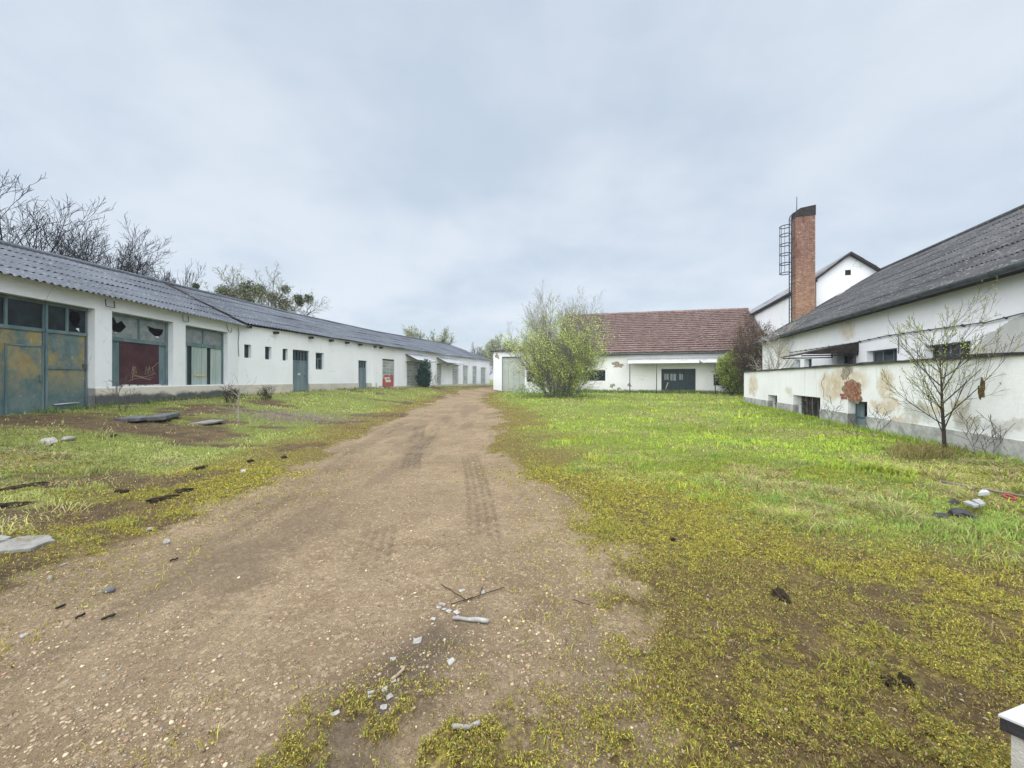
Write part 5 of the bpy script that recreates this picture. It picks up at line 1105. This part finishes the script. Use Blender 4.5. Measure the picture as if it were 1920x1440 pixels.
tufts('tall_grass', fp, 'grass along the foot of the tiled store', 2.0, np.array((.14, .22, .06)), np.array((.26, .34, .10)), 60, .4)
lp = []
for i in range(60):
    fr_, s = ((f1, lerp(0, L1, i / 20)) if i < 20 else (f2, lerp(0, L2, (i - 20) / 20)) if i < 40 else (f3, lerp(0, L3, (i - 40) / 20))); p_ = fr_.p(s, .25, 0); zz = zg(p_.x, p_.y); lp.append((CX + p_.x / p_.y * F, HY + (EYE - zz) / p_.y * F))
tufts('tall_grass', lp, 'weeds along the workshop plinth', .9, np.array((.08, .14, .04)), np.array((.20, .28, .08)), 60, .22)
rt = []
for i in range(45): px_ = rng.uniform(1000, 1900); rt.append((px_, rng.uniform(765, 960)))
tufts('grass_tufts', rt, 'taller blue green grass tufts on the right', .6, np.array((.12, .24, .05)), np.array((.30, .44, .12)), 60, .10)
# purple flowering dead nettle
n = 2600; g = ghit(545, 786); x = g.x + GR.normal(size=n) * 1.2; y = g.y + GR.normal(size=n) * .9; z = zground(x, y) + GR.uniform(.04, .12, n); V, Fc = quads(np.stack([x, y, z], 1), GR.uniform(.012, .03, n), GR)
o = mesh_np('purple_flowers', V, Fc, M['leaf'], col={'Col': leafcols(n, GR, (.25, .16, .24), (.38, .28, .36))}); o['kind'] = 'stuff'; o['label'] = 'patch of small purple weeds in the left grass'

# ------------------------------------------------------------------ gravel
def ico(sub=1):
    bm = bmesh.new(); bmesh.ops.create_icosphere(bm, subdivisions=sub, radius=1.0); bm.verts.ensure_lookup_table(); V = np.array([v.co[:] for v in bm.verts]); Fc = np.array([[v.index for v in f.verts] for f in bm.faces]); bm.free(); return V, Fc
def gravel(n, ymin, ymax, smin, smax):
    iv, fc = ico(1); x, y = scatter(n, GR, ymin, ymax); dr, cover, lush, bare, straw, patch = zones(x, y)
    keep = (GR.random_sample(n) < np.where(cover > .5, .22, 1.0) * sst(fbm(x, y, 1.3, 4, 150), .25, .7)) & ~inside_any(x, y); x, y = x[keep], y[keep]; n = len(x)
    s = smin * (smax / smin) ** (GR.random_sample(n) ** 2.6) * (1 + .12 * np.clip(y - 3, 0, 6))
    ax = GR.uniform(.6, 1.3, (n, 3)); ax[:, 2] *= .6; r = GR.uniform(0, 6.28, n); J = 1 + GR.uniform(-.22, .22, (n, len(iv), 1))
    P = iv[None] * J * ax[:, None] * s[:, None, None]; c, sn = np.cos(r)[:, None], np.sin(r)[:, None]
    Q = np.stack([P[..., 0] * c - P[..., 1] * sn, P[..., 0] * sn + P[..., 1] * c, P[..., 2]], -1) + np.stack([x, y, zground(x, y) + s * .15], 1)[:, None]
    pal = np.array([(.30, .235, .16), (.22, .165, .11), (.36, .29, .20), (.15, .115, .08), (.48, .41, .28), (.24, .22, .19), (.30, .20, .14)]); k = GR.choice(7, n, p=(.27, .22, .18, .12, .07, .08, .06)); col = pal[k] * GR.uniform(.8, 1.2, (n, 1))
    Fa = (fc[None] + (np.arange(n) * len(iv))[:, None, None]).reshape(-1, 3)
    o = mesh_np('gravel', Q.reshape(-1, 3), Fa, M['pebble'], col={'Col': np.repeat(col, len(iv), 0)}); o['kind'] = 'stuff'; o['label'] = 'loose gravel and pebbles of the dirt track'
gravel(60000, 1.35, 9.0, .0025, .0115)

# ------------------------------------------------------------------ loose things lying about
def rock(name, px, py, sx, sy, sz, mt, label, cat, seed, group=None, rot=None, sub=2, rough=.25, sink=.3):
    g = ghit(px, py); bm = bmesh.new(); bmesh.ops.create_icosphere(bm, subdivisions=sub, radius=1.0); rg = random.Random(seed)
    k = [rvec(rg) for _ in range(7)]; off = [rg.uniform(.55, .9) for _ in k]
    for v in bm.verts:
        c = v.co.copy()
        for d_, o_ in zip(k, off):
            e = c.dot(d_) - o_
            if e > 0: c -= d_ * e * .85
        c *= 1 + rg.uniform(-rough, rough) * .35; v.co = Vector((c.x * sx, c.y * sy, c.z * sz))
    me = bpy.data.meshes.new(name); bm.to_mesh(me); bm.free()
    o = link_mesh(name, me, mt, None, (g.x, g.y, g.z + sz * (1 - sink) * .6)); o.rotation_euler = (rg.uniform(-.1, .1), rg.uniform(-.1, .1), rot if rot is not None else rg.uniform(0, 3)); return tag(o, label, cat, group)
def slab(name, pxs, th, mt, label, cat, lift=0.0, tilt=(0, 0), group=None, jag=.0, seed=1):   # flat piece whose outline is given by ground pixels
    P_ = [ghit(*p) for p in pxs]; c = sum(P_, Vector()) / len(P_); rg = random.Random(seed); pts = []
    for a, b in zip(P_, P_[1:] + P_[:1]):
        for k in range(3 if jag else 1): q = a.lerp(b, k / 3) - c; pts.append((q.x + rg.uniform(-jag, jag), q.y + rg.uniform(-jag, jag)))
    m = MB(); zt = lambda x, y: lift + tilt[0] * x + tilt[1] * y
    m.prism([c + Vector((x, y, zt(x, y))) for x, y in pts], Vector((0, 0, th))); o = m.build(name, mt, None, tuple(c), bevel=th * .2); return tag(o, label, cat, group)
def stick(name, a, b, r, mt, label, cat='stick', group=None, lift=.012, seed=1, k=6):
    A, B = ghit(*a), ghit(*b); rg = random.Random(seed); pts = []
    for i in range(k):
        q = A.lerp(B, i / (k - 1)); q.z = zg(q.x, q.y) + lift + rg.uniform(0, .006); q.x += rg.uniform(-1, 1) * r * .8; pts.append(q)
    m = MB(); m.tube(pts, [r * rg.uniform(.75, 1.1) for _ in range(k)], 6); return tag(m.build(name, mt, None, tuple(A)), label, cat, group)
slab('concrete_slab', [(-30, 1046), (8, 1040), (60, 1034), (105, 1018), (92, 1009), (40, 1012), (-10, 1030)], .035, M['concrete'], 'pale worn concrete slab sunk in the moss at the left frame edge', 'slab', -.005, jag=.02)
slab('concrete_slab', [(-30, 1024), (16, 1018), (22, 1011), (-30, 1010)], .04, M['concrete'], 'small pale concrete piece just behind the larger sunken slab', 'slab', -.005, jag=.015)
slab('bitumen_sheet', [(214, 789), (262, 797), (292, 790), (250, 783)], .09, M['concrete_d'], 'dark sheet lying in the grass before the plinth, left of the pair', 'sheet', .02, (.03, .02), jag=.05, seed=3)
slab('bitumen_sheet', [(270, 793), (306, 796), (342, 783), (296, 781)], .12, M['concrete_d'], 'larger tilted dark sheet in the grass, right of the pair', 'sheet', .03, (.05, .03), jag=.05, seed=4)
slab('grey_board', [(352, 795), (384, 799), (424, 794), (396, 789)], .05, M['concrete'], 'flat grey board lying in dry grass near the forked bare sapling', 'board', .02, (.02, .02), jag=.04, seed=5)
rock('plaster_lump', 92, 834, .24, .13, .07, M['chip'], 'white plaster lump on dark soil in the left grass', 'rubble', 21)
rock('plaster_lump', 127, 829, .14, .10, .06, M['stone'], 'greyish stone lump right of the white plaster lump', 'rubble', 22)
rock('stone', 313, 1013, .036, .026, .026, M['chip'], 'round whitish stone at the left edge of the track', 'stone', 23)
rock('stone', 281, 996, .034, .03, .02, M['stone'], 'grey stone in moss just left of the whitish stone', 'stone', 24)
rock('stone', 95, 1080, .03, .022, .018, M['stone'], 'small pale stone in brown moss below the sunken slab', 'stone', 25)
rock('stone', 120, 1055, .03, .013, .012, M['chip'], 'flat whitish stone in dark moss right of the sunken slab', 'stone', 26)
rock('stone', 413, 1225, .016, .012, .012, M['pinkstone'], 'small reddish stone alone on the track at lower left', 'stone', 27)
rock('stone', 457, 888, .09, .05, .03, M['chip'], 'pale flat stone on a dark clod in the left grass', 'stone', 28)
rock('stone', 45, 1188, .02, .016, .014, M['chip'], 'pale pebble near the left frame edge on the track', 'stone', 29)
rock('black_plastic_lump', 205, 1103, .05, .03, .022, M['concrete_d'], 'crumpled black plastic lump on the left side of the track', 'litter', 31)
for i, (a, b, lb) in enumerate((((190, 1160), (216, 1150), 'short dark stick on the track, below the black plastic lump'), ((142, 1157), (160, 1149), 'shorter dark stick left of the other dark sticks'), ((104, 1139), (123, 1132), 'dark curved bark piece at left, above the two dark sticks'), ((318, 1049), (334, 1045), 'dark bark scrap on the track under the whitish stone'))):
    stick('dark_stick', a, b, .008, M['wood_dark'], lb, seed=i)
for i, (px, py, sx, sy) in enumerate(((378, 880, .16, .09), (470, 868, .1, .06), (532, 860, .1, .06), (310, 935, .2, .08), (350, 922, .16, .07), (230, 925, .14, .06), (205, 820, .25, .1), (40, 920, .3, .12), (20, 955, .2, .1))):
    rock('soil_clod', px, py, sx * .8, sy * .8, .035, M['clod'], ('dark soil clod at the left verge, ' + ['largest on the green grass', 'beside the pale flat stone', 'nearest the track', 'long one in mossy soil', 'one behind the long one', 'small one amid moss', 'far one near the workshop', 'broad one by the left frame edge', 'one below the broad one'][i]), 'clod', 60 + i, 'dark soil clods in the left verge', rough=.8, sub=3, sink=.6)
rock('soil_clod', 1464, 1120, .085, .045, .03, M['clod'], 'black clod with grass tips in the yellow moss on the right', 'clod', 71, rough=.9, sub=3)
rock('soil_clod', 1662, 1282, .05, .03, .028, M['clod'], 'black burnt looking clod at lower right, left of the pair', 'clod', 72, rough=.9, sub=3)
rock('soil_clod', 1698, 1290, .045, .03, .028, M['clod'], 'black burnt looking clod at lower right, right of the pair', 'clod', 73, rough=.9, sub=3)
rock('soil_clod', 1262, 1017, .05, .02, .012, M['clod'], 'small dark clod at the right rim of the track', 'clod', 74, rough=.9, sub=3)
def chip(px, py, w, l, rot, label, mt='chip', group='white chips scattered on the track', seed=1, tilt=.15):
    g = ghit(px, py); m = MB(); rg = random.Random(seed); c, s = math.cos(rot), math.sin(rot)
    o_ = [(-.5, -.5), (.1, -.52), (.5, -.4), (.48, .5), (-.2, .46), (-.52, .5)]; pts = []
    for a, b in o_:
        a, b = a * l * .82 * (1 + rg.uniform(-.28, .28)), b * w * .82 * (1 + rg.uniform(-.28, .28)); pts.append(g + Vector((a * c - b * s, a * s + b * c, .0015 + tilt * b + .008 * abs(tilt))))
    m.prism(pts, Vector((0, 0, .005))); return tag(m.build('tile_chip', M[mt], None, tuple(g), bevel=.0015), label, 'chip', group)
for i, (px, py, w, l, r, lb) in enumerate(((867, 1103, .03, .045, .5, 'whitish chip among twigs, farthest left of the top pair'), (905, 1106, .045, .035, .2, 'whitish chip among twigs, right of the top pair'), (830, 1129, .028, .05, -.5, 'grey white chip at the far end of the row of chips'), (823, 1135, .022, .04, -.3, 'grey white chip touching the far end chip of the row'), (832, 1139, .018, .035, .1, 'smallest chip in the row of chips'), (842, 1141, .028, .04, .7, 'grey white chip in the middle of the row'), (857, 1145, .032, .055, -.9, 'grey white chip at the near end of the row beside the plaster strip'), (812, 1157, .03, .045, -.4, 'grey white chip alone, below and left of the row'))):
    chip(px, py, w, l, r, lb, seed=i)
for i, (px, py, w, l, r, lb) in enumerate(((783, 1197, .04, .055, .3, 'torn white paper scrap on the track above the mossy patch'), (833, 1196, .015, .03, 1.2, 'tiny white scrap right of the torn paper'), (738, 1232, .024, .034, .2, 'round white shard left of the mossy patch'), (846, 1237, .04, .05, .8, 'grey white crumpled scrap at the far rim of the mossy patch'), (722, 1292, .022, .034, .4, 'white shard below the wooden splinter, left'), (730, 1301, .026, .04, .6, 'white shard nearest below the wooden splinter'), (697, 1299, .018, .04, .5, 'thin white shard left of the splinter shards'), (694, 1308, .018, .022, .1, 'tiny white shard below the thin shard'), (719, 1321, .03, .045, .3, 'broad pale shard below the splinter shards'), (738, 1276, .02, .03, .4, 'cream shard at the near end of the splinter'), (629, 1336, .022, .05, .6, 'white shard on the dark wet soil at lower left of the moss'))):
    chip(px, py, w, l, r, lb, group='pale shards around the mossy patch', seed=20 + i, tilt=.25)
stick('plaster_strip', (852, 1157), (918, 1162), .014, M['chip'], 'long whitish plaster strip lying by the row of chips', 'strip', seed=4)
stick('wood_splinter', (733, 1276), (760, 1253), .009, M['drywood'], 'pale wooden splinter at the left of the mossy patch', 'splinter', seed=5)
stick('pale_stick', (846, 1379), (898, 1366), .011, M['stone'], 'pale grey stick lying near the bottom of the frame', seed=6)
for i, (a, b, lb) in enumerate((((826, 1093), (872, 1121), 'thin dark twig left of the whitish chips'), ((868, 1124), (946, 1099), 'long thin dark twig passing the right chip'), ((898, 1120), (905, 1098), 'short dark twig under the right chip'), ((845, 1131), (886, 1117), 'thin dark twig above the row of chips'), ((1075, 1122), (1106, 1132), 'lone dark twig on the track right of the chips'), ((1343, 1418), (1405, 1388), 'brown twig in dry moss at the bottom right'), ((1420, 1208), (1470, 1198), 'pale dry stalk in the moss on the right'))):
    stick('twig', a, b, .0035, M['bark_brown'], lb, 'twig', seed=40 + i, lift=.01)
stick('plank', (1764, 911), (1975, 955), .02, M['plank'], 'long weathered plank lying in the right hand grass', 'plank', seed=9, lift=.05)
slab('slate_board', [(1806, 957), (1826, 972), (1836, 970), (1816, 956)], .03, M['slate'], 'grey board in the litter heap, left of the leaning pair', 'board', .07, (.1, -.2), seed=6)
slab('slate_board', [(1822, 955), (1838, 970), (1848, 968), (1838, 955)], .03, M['slate'], 'grey board in the litter heap, right of the leaning pair', 'board', .08, (.1, -.2), seed=7)
rock('black_plastic_bag', 1810, 974, .12, .10, .07, M['black'], 'black plastic under the two grey boards in the litter heap', 'litter', 81, rough=.7)
rock('black_plastic_bag', 1765, 977, .10, .05, .05, M['black'], 'flat black plastic left of the grey boards', 'litter', 82, rough=.7)
rock('black_plastic_bag', 1788, 950, .12, .04, .05, M['black'], 'crumpled black plastic behind the grey boards', 'litter', 83, rough=.7)
slab('white_box_lid', [(1834, 949), (1856, 947), (1850, 940), (1838, 941)], .05, M['whitepanel'], 'white rectangular lid in the litter heap near the plank', 'lid', .07, (.0, -.1), seed=8)
g = ghit(1893, 950); m = MB(); m.tube([g + Vector((.05 * math.cos(t), .04 * math.sin(t), .07 + .015 * math.sin(t))) for t in [2 * math.pi * i / 16 for i in range(17)]], .013, 8, False); tag(m.build('red_ring', M['redring'], None, tuple(g)), 'red plastic ring in the litter heap beside the plank', 'ring')
# boundary post at the bottom right corner
px_ = Vector((1.176, .92, 0)); pf = Frame((px_.x, px_.y), (.42, -.9)); pf.n = Vector((-.9, -.42, 0)).normalized()
PT = thing('boundary_pillar', (px_.x + .2, px_.y, 0), 'concrete edged pillar with white sheet top and black rim at the bottom right corner', 'pillar')
pz = .66; A = Vector((1.176, .92)); e1 = Vector((.62, -.78)).normalized(); e2 = Vector((.96, .28)).normalized()
def pp(a, b, z): q = A + e1 * a + e2 * b; return Vector((q.x, q.y, z))
def pbox(m, a0, a1, b0, b1, z0, z1): m.hexa([pp(a0, b0, z0), pp(a1, b0, z0), pp(a1, b1, z0), pp(a0, b1, z0), pp(a0, b0, z1), pp(a1, b0, z1), pp(a1, b1, z1), pp(a0, b1, z1)])
m = MB(); pbox(m, .03, .55, .03, .5, -.1, pz - .005); m.build('core', M['brownstone'], PT)
m = MB(); pbox(m, .008, .04, .008, .04, -.1, pz); m.build('edge_strip', M['concpost'], PT)
m = MB(); pbox(m, -.004, .58, -.004, .54, pz, pz + .03); m.build('rim', M['black'], PT)
m = MB(); pbox(m, -.006, .582, -.006, .542, pz + .031, pz + .036); tp = m.build('top_sheet', M['whitepanel'], PT)
m = MB(); pbox(m, .075, .085, .03, .2, pz + .0362, pz + .0375); m.build('black_line', M['black'], tp)

# ------------------------------------------------------------------ thin damp air over the yard
hz = bpy.data.materials.new('damp_air'); hz.use_nodes = True; hn = hz.node_tree; hn.nodes.remove(hn.nodes['Principled BSDF'])
hv = nd(hn, 'ShaderNodeVolumePrincipled', {'Color': c4((.80, .87, .95)), 'Density': .0008, 'Anisotropy': 0.0}); hn.links.new(hv.outputs[0], hn.nodes['Material Output'].inputs['Volume'])
m = MB(); m.hexa([(-75, -12, -2.5), (75, -12, -2.5), (75, 130, -2.5), (-75, 130, -2.5), (-75, -12, 19), (75, -12, 19), (75, 130, 19), (-75, 130, 19)])
ho = m.build('haze', hz); ho['kind'] = 'stuff'
